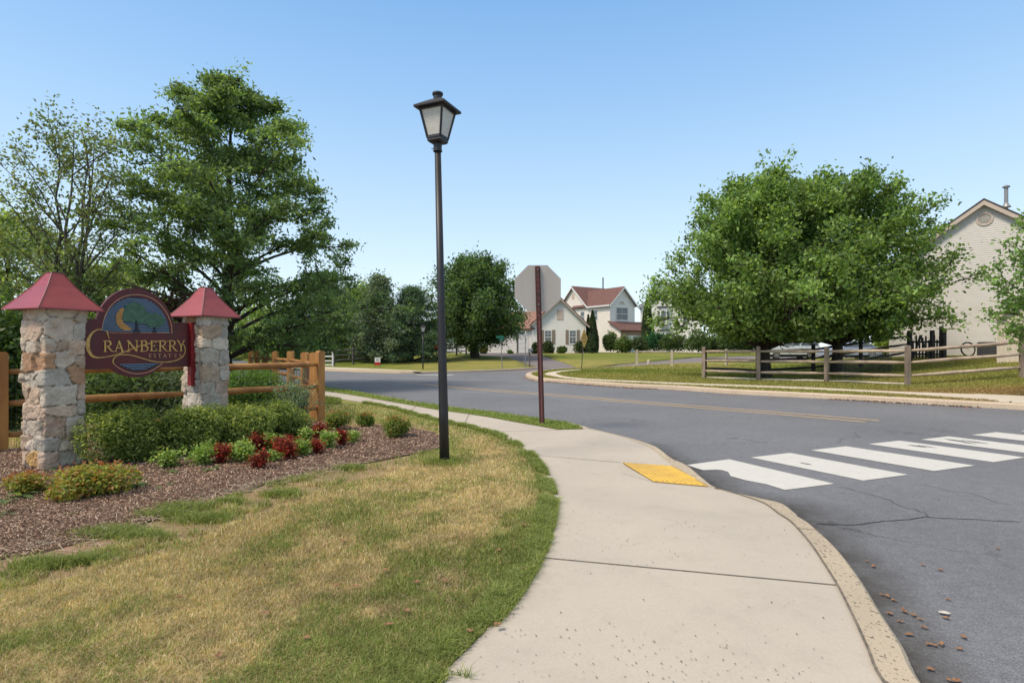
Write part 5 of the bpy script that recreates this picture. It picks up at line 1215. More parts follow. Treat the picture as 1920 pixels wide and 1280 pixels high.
# garage wing + long body to the left
f1b = Frame(f1.p(-.02, 0, -.25).to_2d()-f1.u.to_2d()*7.6, f1.u.to_2d(), f1.n.to_2d(), .92)
wall(f1b, [(0, 0), (7.6, 0), (7.6, 2.75), (0, 2.75)], .16, M['siding'], h1)
slab([f1b.p(-.4, 2.62, .35), f1b.p(7.9, 2.62, .35), f1b.p(9.5, 4.75, -3.6), f1b.p(-.4, 4.75, -3.6)], .12, 'roof', M['roof_light'], h1)
slab([f1b.p(-.4, 4.75, -3.6), f1b.p(9.5, 4.75, -3.6), f1b.p(9.5, 2.7, -7), f1b.p(-.4, 2.7, -7)], .12, 'roof', M['roof_light'], h1)
ul = lambda p: (p-998)/s_+7.6
gd = bxf(MB(), f1b, ul(974), ul(991), 0.02, 2.12, .0, .03).build('garage_door', M['white'], h1)
mb = MB()
for k in range(1, 4): bxf(mb, f1b, ul(974), ul(991), .53*k-.015, .53*k+.015, .03, .036)
ORG[gd] = ORG[h1]; mb.build('panel_lines', M['fascia'], gd)
bxf(MB(), f1b, ul(969), ul(971.5), 0, 2.3, .016, .06).build('downspout', M['darkgrey'], h1)
bxf(MB(), f1b, ul(996), ul(997.5), 0, 2.6, .02, .09).build('downspout', M['white'], h1)
# --- porch house to the left behind the far maple, with bunting
h0 = thing('porch_house', 'white house with railed front porch partly hidden behind the far maple', 'house', (XH(905, 64), 66, .95)); s0 = F/64
f0 = Frame((XH(872, 66), 66.0), (1, 0), (0, -1), .92); wall(f0, [(0, 0), (6.2, 0), (6.2, 3.0), (0, 3.0)], .16, M['siding'], h0)
slab([f0.p(-.4, 2.9, .4), f0.p(6.6, 2.9, .4), f0.p(6.6, 4.9, -3.5), f0.p(-.4, 4.9, -3.5)], .12, 'roof', M['roof_light'], h0)
window(f0, .5, 1.3, 1.0, 2.3, h0); MB().prism([f0.p(3.6, 0, .03), f0.p(4.5, 0, .03), f0.p(4.5, 2.1, .03), f0.p(3.6, 2.1, .03)], tuple(f0.n*.03)).build('front_door', M['darkgrey'], h0)
fp0 = Frame((XH(906, 63), 63.0), (1, 0), (0, -1), .92); pw = 29/(F/63)
bxf(MB(), fp0, -.1, pw+2.2, 0, .42, -2.6, .1).build('porch_floor', M['palestone'], h0)
for k, u in enumerate((0, pw, pw+2.0)): bxf(MB(), fp0, u-.07, u+.07, .42, 2.65, -.07, .07).build('porch_post', M['white'], h0)
mb = MB(); bxf(mb, fp0, 0, pw, 1.32, 1.4, -.03, .03); bxf(mb, fp0, 0, pw, .52, .58, -.03, .03)
for k in range(14): u = pw*(k+.5)/14; bxf(mb, fp0, u-.025, u+.025, .58, 1.32, -.02, .02)
mb.build('porch_railing', M['white'], h0)
bxf(MB(), fp0, -.3, pw+2.3, 2.65, 2.85, -2.6, .3).build('porch_beam', M['white'], h0)
bt = thing('bunting', 'half-round red white and blue pleated bunting on the white porch railing', 'bunting', tuple(fp0.p(pw/2, 1.38, .05)))
for r0, r1, m_ in ((.12, .26, 'flagblue'), (.26, .50, 'white'), (.50, .80, 'flagred')):
    mb = MB(); n = 18; V = []
    for k in range(n+1):
        a = math.pi+math.pi*k/n; dd = .06+(.03 if k % 2 else 0)
        for r in (r0, r1): V.append(fp0.p(pw/2+r*math.cos(a)*1.0, 1.40+r*math.sin(a)*.92, dd))
    mb.add(V, [(2*k, 2*k+1, 2*k+3, 2*k+2) for k in range(n)]); mb.build('pleated_band', M[m_], bt)
# pale distant building and feeder/flag at far left of the maple
h00 = thing('pale_garage', 'low pale building behind the black rail fence left of the far maple', 'garage', (XH(856, 68), 69, .95)); f00 = Frame((XH(838, 68), 68.0), (1, 0), (0, -1), .92); wall(f00, [(0, 0), (2.5, 0), (2.5, 1.9), (0, 1.9)], .16, M['white'], h00); slab([f00.p(-.2, 1.85, .3), f00.p(2.7, 1.85, .3), f00.p(2.7, 2.6, -2), f00.p(-.2, 2.6, -2)], .1, 'roof', M['roofdark'], h00); window(f00, .9, 1.4, .7, 1.4, h00)
bxx = XH(819, 56); bf = thing('bird_feeder', 'small red bird feeder with white roof on a post left of the near lamp post', 'bird feeder', (bxx, 56, tz(bxx, 56)))
MB().path([(bxx, 56, tz(bxx, 56)-.1), (bxx, 56, 1.3)], .04, 8).build('post', M['darkwood'], bf); MB().box((bxx, 56, 1.62), (.42, .3, .5)).build('box', M['red'], bf); MB().prism([(bxx-.3, 55.78, 1.87), (bxx+.3, 55.78, 1.87), (bxx, 55.78, 2.15)], (0, .44, 0)).build('roof', M['white'], bf)
# --- two-storey house
Y2h = 72.0; s2 = F/Y2h; t2 = R(33); U = Vector((math.cos(t2), math.sin(t2))); Vv = Vector((-math.sin(t2), math.cos(t2))); O2 = Vector((XH(1144, Y2h), Y2h)); zb = .95
h2 = thing('two_storey_house', 'cream two-storey house with red-brown roofs and arched front window', 'house', (O2.x, O2.y, zb))
def P2h(u, v, z): q = O2+U*u+Vv*v; return Vector((q.x, q.y, zb+z))
EZ = 6.2; LD = 10.3; WGd = 4.4; MW = 8.0; WFW = 4.3
side = Frame(P2h(0, LD, 0).to_2d(), -Vv, -U, zb)     # u runs from back (0) to front (LD)
mv = (LD-WGd)
wall(side, [(0, 0), (LD, 0), (LD, EZ), (mv, EZ), (mv/2, EZ+2.75), (0, EZ)], .19, M['siding_warm'], h2)
front = Frame(P2h(0, 0, 0).to_2d(), U, -Vv, zb)
wall(front, [(0, 3.9), (WFW, 3.9), (WFW, EZ), (WFW/2, EZ+2.1), (0, EZ)], .19, M['siding'], h2)
mfront = Frame(P2h(WFW, WGd, 0).to_2d(), U, -Vv, zb); wall(mfront, [(0, 0), (MW-WFW, 0), (MW-WFW, EZ), (0, EZ)], .19, M['siding'], h2)
wside = Frame(P2h(WFW, 0, 0).to_2d(), Vv, U, zb); wall(wside, [(0, 0), (WGd, 0), (WGd, EZ), (0, EZ)], .19, M['siding'], h2)
pm = WGd+mv/2
slab([P2h(-.3, WGd-.35, EZ-.2), P2h(MW+.3, WGd-.35, EZ-.2), P2h(MW+.3, pm, EZ+2.85), P2h(-.3, pm, EZ+2.85)], .12, 'roof', M['roof'], h2)
slab([P2h(-.3, LD+.35, EZ-.2), P2h(MW+.3, LD+.35, EZ-.2), P2h(MW+.3, pm, EZ+2.85), P2h(-.3, pm, EZ+2.85)], .12, 'roof', M['roof'], h2)
slab([P2h(-.35, -.35, EZ-.22), P2h(-.35, pm, EZ-.22), P2h(WFW/2, pm, EZ+2.25), P2h(WFW/2, -.35, EZ+2.25)], .12, 'roof', M['roof'], h2)
slab([P2h(WFW+.35, -.35, EZ-.22), P2h(WFW+.35, pm, EZ-.22), P2h(WFW/2, pm, EZ+2.25), P2h(WFW/2, -.35, EZ+2.25)], .12, 'roof', M['roof'], h2)
def rake(a, b, n, d=.24):
    MB().prism([a, b, b-Vector((0, 0, d)), a-Vector((0, 0, d))], tuple(n*.05)).build('rake_board', M['white'], h2)
nS = Vector((-U.x, -U.y, 0)); nF = Vector((-Vv.x, -Vv.y, 0))
rake(P2h(-.3, WGd-.35, EZ-.24), P2h(-.3, pm, EZ+2.78), nS); rake(P2h(-.3, LD+.35, EZ-.24), P2h(-.3, pm, EZ+2.78), nS); rake(P2h(-.35, -.35, EZ-.26), P2h(WFW/2, -.35, EZ+2.18), nF); rake(P2h(WFW+.35, -.35, EZ-.26), P2h(WFW/2, -.35, EZ+2.18), nF)
MB().prism([P2h(-.38, -.3, EZ-.2), P2h(-.38, WGd-.3, EZ-.2), P2h(-.38, WGd-.3, EZ-.38), P2h(-.38, -.3, EZ-.38)], tuple(nS*.05)).build('gutter', M['white'], h2)
window(front, 1.05, 3.0, 4.15, 5.7, h2, t=.14, cols=2, rows=2)
mb = MB(); aw = front.p(2.02, 6.15, .03); pts = [aw+front.u*math.cos(t)*.55+Vector((0, 0, math.sin(t)*.5)) for t in np.linspace(0, math.pi, 12)]; mb.prism(pts, tuple(front.n*.04)); mb.build('arch_window', M['white'], h2)
mb = MB(); pts = [aw+front.n*.045+front.u*math.cos(t)*.38+Vector((0, 0, .06+math.sin(t)*.33)) for t in np.linspace(0, math.pi, 12)]; mb.prism(pts, tuple(front.n*.006)); mb.build('arch_pane', M['fascia'], h2)
window(side, 4.55, 5.3, 4.1, 5.4, h2, t=.06, cols=1); window(side, 6.9, 7.9, 4.2, 5.4, h2, t=.06, cols=1)
MB().prism([side.p(mv/2-.3, 7.3, .016), side.p(mv/2+.3, 7.3, .016), side.p(mv/2+.3, 7.9, .016), side.p(mv/2, 8.2, .016), side.p(mv/2-.3, 7.9, .016)], tuple(side.n*.03)).build('gable_vent', M['fascia'], h2)
slab([P2h(-.35, -2.3, 2.75), P2h(MW-2.4, -2.3, 2.75), P2h(MW-2.4, .05, 3.95), P2h(-.35, .05, 3.95)], .14, 'roof', M['roof'], h2)
bfr = Frame(P2h(0, -1.9, 0).to_2d(), U, -Vv, zb)
MB().prism([bfr.p(0, 0), bfr.p(MW-2.7, 0), bfr.p(MW-2.7, 2.95), bfr.p(0, 2.95)], tuple(-bfr.n*.2)).build('brick_front', M['brick'], h2)
bxf(MB(), bfr, 1.0, 4.2, 0, 2.1, .002, .04).build('garage_door', M['white'], h2)
gs = Frame(P2h(0, 0, 0).to_2d(), -Vv, -U, zb); wall(gs, [(0, 0), (1.9, 0), (1.9, 2.75), (0, 3.8)], .19, M['siding_warm'], h2)
MB().path([P2h(MW*.68, pm, EZ+2.6), P2h(MW*.68, pm, EZ+4.4)], .09, 8).build('flue_pipe', M['darkgrey'], h2)
# --- bay window house behind
Y3 = 82.0; s3_ = F/Y3; h3 = thing('bay_window_house', 'white gabled house with two-storey bay windows between the arborvitae and the big maple', 'house', (XH(1240, Y3), Y3+4, .95))
f3 = Frame((XH(1201, Y3), Y3), (math.cos(R(-15)), math.sin(R(-15))), (math.sin(R(-15)), -math.cos(R(-15))), .95); W3 = 8.4
wall(f3, [(0, 0), (W3, 0), (W3, 6.6), (W3/2, 9.7), (0, 6.6)], .19, M['siding'], h3)
for s in (0, 1):
    u0, u1 = (-.35, W3/2) if s == 0 else (W3+.35, W3/2)
    slab([f3.p(u0, 6.5, .4), f3.p(u1, 9.9, .4), f3.p(u1, 9.9, -9), f3.p(u0, 6.5, -9)], .12, 'roof', M['roofdark'], h3)
    MB().prism([f3.p(u0, 6.42, .38), f3.p(u1, 9.8, .38), f3.p(u1, 9.55, .38), f3.p(u0, 6.17, .38)], tuple(f3.n*-.06)).build('rake_board', M['white'], h3)
for z0_, z1_ in ((.6, 3.0), (3.9, 6.3)):
    u0, u1 = 2.4, 4.0; pts = [f3.p(u0, z0_), f3.p(u0+.35, z0_, .7), f3.p(u1-.35, z0_, .7), f3.p(u1, z0_)]; bay = MB().prism(pts, (0, 0, z1_-z0_)).build('bay_window', M['white'], h3); ORG[bay] = ORG[h3]
    mb = MB(); 
    for i in range(3):
        a, b = pts[i], pts[i+1]; d = (b-a); nn_ = Vector((d.y, -d.x, 0)).normalized(); a2 = a+d*.14+Vector((0, 0, .5))+nn_*.006; b2 = b-d*.14+Vector((0, 0, .5))+nn_*.006; mb.prism([a2, b2, b2+Vector((0, 0, 1.4)), a2+Vector((0, 0, 1.4))], tuple(nn_*.01))
    mb.build('pane', M['glass'], bay)
    MB().prism([f3.p(u0-.15, z1_, -.05), f3.p(u0+.25, z1_, .85), f3.p(u1-.25, z1_, .85), f3.p(u1+.15, z1_, -.05)], (0, 0, .18)).build('bay_roof', M['roofdark'], bay)
window(f3, 5.9, 6.7, 3.9, 5.6, h3)
# ------------------------------------------------------------------ cars
def car(name, label, x, y, z, L, Wc, H, rz, paint, suv=False, tail=None):
    root = thing(name, label, 'car', (x, y, z)); ca, sa = math.cos(rz), math.sin(rz)
    def W(u, v, h): return Vector((x+u*ca-v*sa, y+u*sa+v*ca, z+h))
    k = L/4.6
    if suv: low = [(-2.3, .35), (-2.3, .85), (-2.2, 1.0), (-1.0, 1.06), (2.2, 1.06), (2.3, .9), (2.3, .35)]; top = [(-1.15, 1.02), (-.45, H), (2.0, H), (2.25, 1.02)]
    else: low = [(-2.3, .32), (-2.32, .68), (-2.15, .80), (-1.0, .92), (1.9, .96), (2.28, .90), (2.32, .55), (2.28, .32)]; top = [(-1.1, .90), (-.25, H), (1.0, H), (1.95, .93)]
    # wheel arches cut as dark discs + body loft in sections for rounded sides
    def loft(prof, wid, shr, nm, mat, par):
        secs = [(-wid/2, shr), (-wid/2*.9, 1), (wid/2*.9, 1), (wid/2, shr)]; cz = sum(p[1] for p in prof)/len(prof); V = []; n = len(prof)
        for v, sc_ in secs:
            for u, h in prof: V.append(W(u*k*(1-(1-sc_)*.35), v, cz+(h-cz)*(sc_)))
        Fc = [(j*n+i, j*n+(i+1) % n, (j+1)*n+(i+1) % n, (j+1)*n+i) for j in range(3) for i in range(n)]+[tuple(range(n-1, -1, -1)), tuple(3*n+i for i in range(n))]
        mb = MB(); mb.add(V, Fc); return mb.build(nm, mat, par, bevel=.02)
    body = loft(low, Wc, .93, 'body', paint, root); ORG[body] = ORG[root]
    loft(top, Wc*.86, .95, 'cabin', paint, root)
    for s in (-1, 1):
        v = s*Wc*.433; a, b, c, d = top; e = .1
        for q0, q1 in ((.02, .48), (.52, .95)):
            def pt(f, g): lo = Vector((a[0]+(d[0]-a[0])*f, a[1]+.08)); hi = Vector((b[0]+(c[0]-b[0])*f, b[1]-.07)); r = lo.lerp(hi, g); return W(r.x*k, v, r.y)
            MB().prism([pt(q0, .05), pt(q1, .05), pt(q1, .92), pt(q0, .92)], tuple((W(0, s*.012, 0)-W(0, 0, 0)))).build('side_window', M['glass'], root)
        for wx in (-1.42, 1.38):
            c_ = W(wx*k, s*(Wc/2-.09), .33); ax = (W(0, s, 0)-W(0, 0, 0)); wh = MB().path([c_-ax*.10, c_+ax*.10], .33, 20).build('wheel', M['tyre'], root); ORG[wh] = ORG[root]
            mb = MB(); n = 5; mb.path([c_+ax*.095, c_+ax*.108], .07, 10)
            for q in range(n):
                an = 2*math.pi*q/n; dv = (W(math.cos(an), 0, math.sin(an))-W(0, 0, 0)); mb.beam(c_+ax*.105, c_+ax*.105+dv*.22, .05, .02, ax)
            for q in range(16):
                a0 = 2*math.pi*q/16; a1 = 2*math.pi*(q+1)/16; d0 = W(math.cos(a0), 0, math.sin(a0))-W(0, 0, 0); d1_ = W(math.cos(a1), 0, math.sin(a1))-W(0, 0, 0); mb.beam(c_+ax*.105+d0*.225, c_+ax*.105+d1_*.225, .03, .02, ax)
            mb.build('rim', M['alloy'], wh)
        MB().box(W(2.24*k, s*Wc*.36, .80), (.16, .32, .2), rz).build('tail_light', M['red'], root)
        MB().box(W(-2.2*k, s*Wc*.36, .68), (.16, .3, .14), rz).build('headlight', M['frost'], root)
    MB().box(W(0, 0, .26), (3.4*k, Wc*.9, .2), rz).build('underbody', M['tyre'], root)
    return root
xc, Yc = XH(1478, 49.5), 49.5; car('parked_car', 'white sports utility car parked beyond the fence under the left big maple', xc, Yc, tz(xc, Yc)-.08, 4.9, 1.85, 1.75, R(2), M['carwhite'], True)
xc, Yc = XH(1592, 46), 46.0; car('parked_car', 'pale blue parked car half hidden behind the fence post under the maples', xc, Yc, tz(xc, Yc)+.12, 4.4, 1.75, 1.46, R(4), M['carblue'])
xc, Yc = XH(1662, 50), 50.0; car('parked_car', 'white car with red tail light behind the yellow-green bush', xc, Yc, tz(xc, Yc)-.05, 4.3, 1.75, 1.46, R(-6), M['carwhite'])
# ------------------------------------------------------------------ yard clutter right
def onT(px, Y): x = XH(px, Y); return x, Y, tz(x, Y)
gx_, gy_, gz_ = onT(1735, 28.6); yg = thing('picket_gate', 'dark picket gate and fence panel between the maple and the beige house', 'gate', (gx_, gy_, gz_)); rg = random.Random(2)
for px in (1706, 1748, 1770): MB().box((XH(px, 28.6), 28.6, gz_+.72), (.16, .14, 1.55)).build('post', M['darkwood'], yg)
MB().box((XH(1765, 28.8), 28.8, gz_+.82), (.14, .12, 1.75)).build('post', M['darkwood'], yg)
for k, px in enumerate(list(range(1712, 1746, 6))+list(range(1752, 1768, 5))): dog_ear(XH(px, 28.6), 28.6, gz_+.08, gz_+1.0+.28*math.sin(k*1.3)**2, .075, .03, 0, .03).build('picket', M['darkwood'], yg)
for z in (.3, .92): MB().beam((XH(1706, 28.65), 28.65, gz_+z), (XH(1770, 28.65), 28.65, gz_+z), .04, .09).build('rail', M['darkwood'], yg)
MB().beam((XH(1726, 28.55), 28.55, gz_+1.2), (XH(1742, 28.55), 28.55, gz_+.1), .03, .1).build('brace', M['darkwood'], yg); MB().beam((XH(1726, 28.56), 28.56, gz_+1.25), (XH(1712, 28.56), 28.56, gz_+.1), .03, .1).build('brace', M['darkwood'], yg)
x, y, z = onT(1815, 29.7); wz = z+.10; bw = thing('bicycle_wheel', 'dark spoked wheel leaning on the beige house wall beside the grey air conditioner', 'wheel', (x, y, z))
def ringm(c, r, t, n, mat, nm, par):
    mb = MB(); pts = [Vector(c)+Vector((r*math.cos(a), r*math.sin(a)*.12, r*math.sin(a))) for a in np.linspace(0, 2*math.pi, n)]; mb.path(pts, t, 6); return mb.build(nm, mat, par)
ringm((x, y, z+.36), .36, .035, 28, M['tyre'], 'tyre', bw); ringm((x, y, z+.36), .32, .012, 28, M['alloy'], 'rim', bw)
mb = MB()
for q in range(10): a = 2*math.pi*q/10; mb.path([(x, y, z+.36), (x+.32*math.cos(a), y+.04*math.sin(a), z+.36+.32*math.sin(a))], .004, 3)
mb.build('spokes', M['alloy'], bw)
x, y, z = onT(1851, 29.2); ac = thing('air_conditioner', 'dark grey air conditioner box standing against the beige house wall', 'air conditioner', (x, y, z)); MB().box((x, y, z+.34), (.82, .72, .72), R(-40)).build('casing', M['darkgrey'], ac, bevel=.02)
mb = MB()
for k in range(9): mb.box((x-.364*math.sin(R(40)), y-.364*math.cos(R(40)), z+.1+k*.065), (.74, .012, .02), R(-40))
mb.build('louvres', M['wire'], ac); MB().box((x, y, z+.72), (.70, .60, .04), R(-40)).build('top_grille', M['wire'], ac)
MB().box((x, y, z-.03), (1.3, 1.0, .08)).build('concrete_pad', M['palestone'], ac)
# dark wire pen
x0, y0, z0_ = onT(1588, 24.6); pen = thing('wire_pen', 'low black wire pen standing on the grass behind the weathered fence', 'pen', (x0, y0, z0_)); x1 = XH(1672, 25.4); y1 = 25.4
for a, b in (((x0, y0), (x1, y1)), ((x0+.5, y0+1.6), (x1+.5, y1+1.6)), ((x0, y0), (x0+.5, y0+1.6)), ((x1, y1), (x1+.5, y1+1.6))):
    mb = MB(); za, zb_ = tz(*a), tz(*b); n = int(math.hypot(b[0]-a[0], b[1]-a[1])/.09)
    for k in range(n+1):
        f = k/n; p = Vector((a[0]+(b[0]-a[0])*f, a[1]+(b[1]-a[1])*f, za+(zb_-za)*f)); mb.beam(p, p+Vector((0, 0, .72)), .009, .009, Vector((1, .2, 0)))
    for h in (.05, .38, .72): mb.beam((a[0], a[1], za+h), (b[0], b[1], zb_+h), .016, .016)
    mb.build('wire_panel', M['wire'], pen)
# round stones near the pen
for px, py_, r_, lb in ((1586, 669, .16, 'pale rounded stone beside the wire pen under the maples'), (1700, 672, .14, 'pale stone at the foot of the dark picket gate')):
    x, y = hit(px, py_); import bmesh; bm = bmesh.new(); bmesh.ops.create_icosphere(bm, subdivisions=2, radius=r_)
    for v in bm.verts: v.co *= 1+.18*math.sin(v.co.x*31+v.co.y*17)+.1*math.sin(v.co.z*40); v.co.z *= .7
    me = bpy.data.meshes.new('stone'); bm.to_mesh(me); bm.free(); o = link('stone', me, M['palestone']); o.location = (x, y, tz(x, y)+.05); me.shade_smooth(); tag(o, lb, 'stone')
# ------------------------------------------------------------------ street furniture beyond the road
x, y = hit(942, 692); gs_ = thing('street_name_sign', 'green two-blade street name sign on a slim grey pole under the far maple', 'street sign', (x, y, tz(x, y))); s_ = F/y
xt = XH(939, y); MB().path([(x, y, tz(x, y)-.1), (xt, y, CH+(HY-638)/s_)], .028, 8).build('pole', M['metalgrey'], gs_)
zt = CH+(HY-633)/s_; MB().box((xt-.05, y, zt+.05), (14/s_, .02, 4.2/s_), R(8)).build('blade', M['signgreen'], gs_); MB().box((xt+.02, y+.02, zt-.12), (8.5/s_, .02, 3.6/s_), R(-30)).build('blade', M['signgreen'], gs_)
x, y = hit(985, 689); s_ = F/y; rs = thing('edge_on_sign', 'grey road sign seen nearly edge-on on a dark pole beside the mailbox', 'road sign', (x, y, tz(x, y)))
MB().path([(x, y, tz(x, y)-.1), (x, y, CH+(HY-624)/s_)], .03, 8).build('pole', M['metalgrey'], rs); zc_ = CH+(HY-631)/s_
MB().prism([(x-.01, y-.06+.38*math.cos(R(22.5+45*i))*.98, zc_+.38*math.sin(R(22.5+45*i))) for i in range(8)], (.07, -.0, 0)).build('sign_plate', M['signback'], rs)
x, y = hit(993, 688); s_ = F/y; mbx = thing('mailbox', 'dark grey mailbox on a post by the driveway beside the edge-on sign', 'mailbox', (x, y, tz(x, y))); zt = CH+(HY-661)/s_
MB().box((x, y, (tz(x, y)-.1+zt)/2), (.1, .1, zt-tz(x, y)+.1)).build('post', M['greywood'], mbx)
mb = MB(); pts = [(x-.13, y-.2, zt)]+[(x+.13*math.cos(t), y-.2, zt+.16+.13*math.sin(t)) for t in np.linspace(math.pi, 0, 9)]+[(x+.13, y-.2, zt)]; mb.prism(pts, (.12, .42, 0)); mb.build('box', M['metalgrey'], mbx); MB().box((x+.22, y-.1, zt+.06), (.05, .26, .16)).build('flag', M['tyre'], mbx)
x, y = hit(1090, 691); s_ = F/y; ds = thing('diamond_sign', 'faded yellow diamond road sign on a leaning dark pole by the corner lawn', 'road sign', (x, y, tz(x, y))); xt, zt = XH(1095, y), CH+(HY-634)/s_
MB().path([(x, y, tz(x, y)-.1), (xt, y, zt+.3)], .03, 8).build('pole', M['darkgrey'], ds)
aa = R(58); dirx = Vector((math.cos(aa), math.sin(aa), 0)); cc = Vector((xt, y-.05, zt)); r_ = .66; pl_ = MB().prism([cc-dirx*r_*.85, cc+Vector((0, 0, r_*1.0)), cc+dirx*r_*.85, cc-Vector((0, 0, r_*1.0))], tuple(Vector((math.sin(aa), -math.cos(aa), 0))*.012)).build('sign_plate', M['yellow_sign'], ds); ORG[pl_] = ORG[ds]
nrm_ = Vector((math.sin(aa), -math.cos(aa), 0)); mb = MB(); rg = random.Random(3)
for row, n, zz in ((0, 3, .22), (1, 4, .02), (2, 3, -.2)):
    for k in range(n):
        c0 = cc+nrm_*.016+dirx*((k-(n-1)/2)*.16)+Vector((0, 0, zz)); mb.beam(c0-dirx*.045, c0+dirx*.045, .006, .10, Vector((0, 0, 1)))
mb.build('worn_print', M['brown_ink'], pl_)['kind'] = 'stuff'
x, y = hit(708, 689); s_ = F/y; ls = thing('lawn_sign', 'small white and red lawn sign in a wire frame on the far lawn', 'yard sign', (x, y, tz(x, y))); zb0 = tz(x, y)
for dx in (-.19, .19): MB().path([(x+dx, y, zb0-.05), (x+dx, y, zb0+.72)], .012, 6).build('frame_leg', M['darkgrey'], ls)
MB().box((x, y-.01, zb0+.54), (.38, .015, .32)).build('white_panel', M['white'], ls); MB().box((x, y-.01, zb0+.27), (.38, .015, .22)).build('red_panel', M['red'], ls)
mb = MB(); mb.box((x, y-.021, zb0+.63), (.26, .004, .035)); mb.box((x, y-.021, zb0+.50), (.18, .004, .06)); mb.build('panel_print', M['darkgrey'], ls)
for px, pyb, h, lb in ((1216, 683, .30, 'short pale bollard stub by the side street between the two white fence posts'), (1362, 672, .75, 'stout white marker post beyond the fence under the left maple')):
    x, y = hit(px, pyb); mp_ = MB(); mp_.path([(x, y, tz(x, y)-.1), (x, y, tz(x, y)+h), (x, y, tz(x, y)+h+.05)], [.11, .11, .06], 10); o = mp_.build('marker_post', M['palewood'], None, (x, y, tz(x, y))); tag(o, lb, 'post')
# ------------------------------------------------------------------ grass blades (nobody could count them)
def blades(name, P, h, wdt, cols, seed, lab, lean=.5):
    rng = np.random.RandomState(seed); n = len(P); a = rng.uniform(0, 6.283, n); b = rng.uniform(0, 6.283, n); z = T(P[:, 0], P[:, 1]); V = np.empty((n, 5, 3)); dx, dy = np.cos(a)*wdt/2, np.sin(a)*wdt/2; L_ = h*rng.uniform(.15, 1.0, n)*lean*1.3; lx_, ly_ = np.cos(b)*L_, np.sin(b)*L_
    V[:, 0] = np.c_[P[:, 0]-dx, P[:, 1]-dy, z-.004]; V[:, 1] = np.c_[P[:, 0]+dx, P[:, 1]+dy, z-.004]
    V[:, 2] = np.c_[P[:, 0]+dx*.75+lx_*.35, P[:, 1]+dy*.75+ly_*.35, z+h*.62]; V[:, 3] = np.c_[P[:, 0]-dx*.75+lx_*.35, P[:, 1]-dy*.75+ly_*.35, z+h*.62]
    V[:, 4] = np.c_[P[:, 0]+lx_, P[:, 1]+ly_, z+h*(1-.22*lean)]
    i = np.arange(n)*5; q = np.c_[i, i+1, i+2, i+3]; t = np.c_[i+3, i+2, i+4]
    me = bpy.data.meshes.new(name); me.vertices.add(n*5); me.vertices.foreach_set('co', V.astype(np.float32).ravel()); idx = np.concatenate([q.ravel(), t.ravel()]).astype(np.int32); me.loops.add(len(idx)); me.loops.foreach_set('vertex_index', idx)
    me.polygons.add(2*n); me.polygons.foreach_set('loop_start', np.concatenate([np.arange(n)*4, n*4+np.arange(n)*3]).astype(np.int32))
    ca = me.color_attributes.new('Col', 'FLOAT_COLOR', 'POINT'); C = np.ones((n, 5, 4), np.float32); C[:, :, :3] = cols[:, None, :]; ca.data.foreach_set('color', C.ravel()); me.update(calc_edges=True); me.validate()
    o = link(name, me, M['grassblade']); tag(o, lab, 'grass', kind='stuff'); return o
rng = np.random.RandomState(77)
def wedge(n, y0, y1, kx0, kx1, pw=1.0):
    """sample points with density falling as 1/Y^2 inside the visible wedge"""
    u = rng.rand(n); iy = 1/y0+(1/y1-1/y0)*u; y = 1/iy; k = rng.uniform(kx0, kx1, n); return np.c_[k*y, y]
BEDin = offset(BEDc, 0)
LAWNP = [p for p in SWL]+[(-60, 75), (-60, -3)]
P = wedge(620000, 1.9, 13.5, -1.02, .22)
sel = inside(P, LAWNP) & ~inside(P, BED); P = P[sel]
db = seg_dist(P, BEDc); soilm = inside(P, pl([(-60, 1060), (0, 1048), (75, 1036), (125, 1023), (187, 1006), (250, 988), (330, 968), (400, 950), (420, 958), (350, 985), (262, 1010), (190, 1034), (120, 1056), (60, 1070), (-60, 1096)]))
tuft = fbm(P[:, 0], P[:, 1], 5.5, 31, 2); leftz = sst((-P[:, 0]-.9)/.6)*(db < .62)
keep = np.ones(len(P), bool); keep &= ~(soilm & (rng.rand(len(P)) < .93)); keep &= ~((leftz > .3) & (tuft < .53) & (rng.rand(len(P)) < .9)); P = P[keep]; tuft = tuft[keep]; db = db[keep]; leftz = leftz[keep]
G = greenness(P[:, 0], P[:, 1]); G = np.clip(G+np.where(leftz > .3, .55, 0), 0, 1)
mixn = fbm(P[:, 0], P[:, 1], 3.2, 40, 3); patch = fbm(P[:, 0], P[:, 1], .8, 44, 3)
isg = rng.rand(len(P)) < np.clip(G*.66+(mixn-.5)*1.6+(patch-.52)*.4+.05, .05, .82)
gp_ = np.array(((.27, .32, .09), (.20, .255, .068), (.34, .37, .13), (.145, .19, .05))); tp_ = np.array(((.63, .51, .31), (.52, .42, .24), (.74, .63, .42), (.38, .30, .165), (.60, .43, .28), (.45, .40, .20)))
cols = np.where(isg[:, None], gp_[rng.randint(4, size=len(P))], tp_[rng.randint(6, size=len(P))])*(.72+.56*fbm(P[:, 0], P[:, 1], 13, 47, 2))[:, None]*(1+rng.normal(size=(len(P), 1))*.12)
blend = np.clip((patch-.45)*2.2, 0, .5)[:, None]; cols = np.clip(cols*(1-blend*.25), .01, 1)
h = np.where(isg, rng.uniform(.022, .050, len(P)), rng.uniform(.016, .038, len(P)))*(1+.5*G*(tuft-.3)); h = h*np.where((leftz > .3), 1.35, 1)
wd = np.maximum(.0028, P[:, 1]*.00095)*rng.uniform(.7, 1.3, len(P))
blades('lawn_grass', P, h, wd, cols, 1, 'short dry tan and green lawn grass in the foreground', .9)
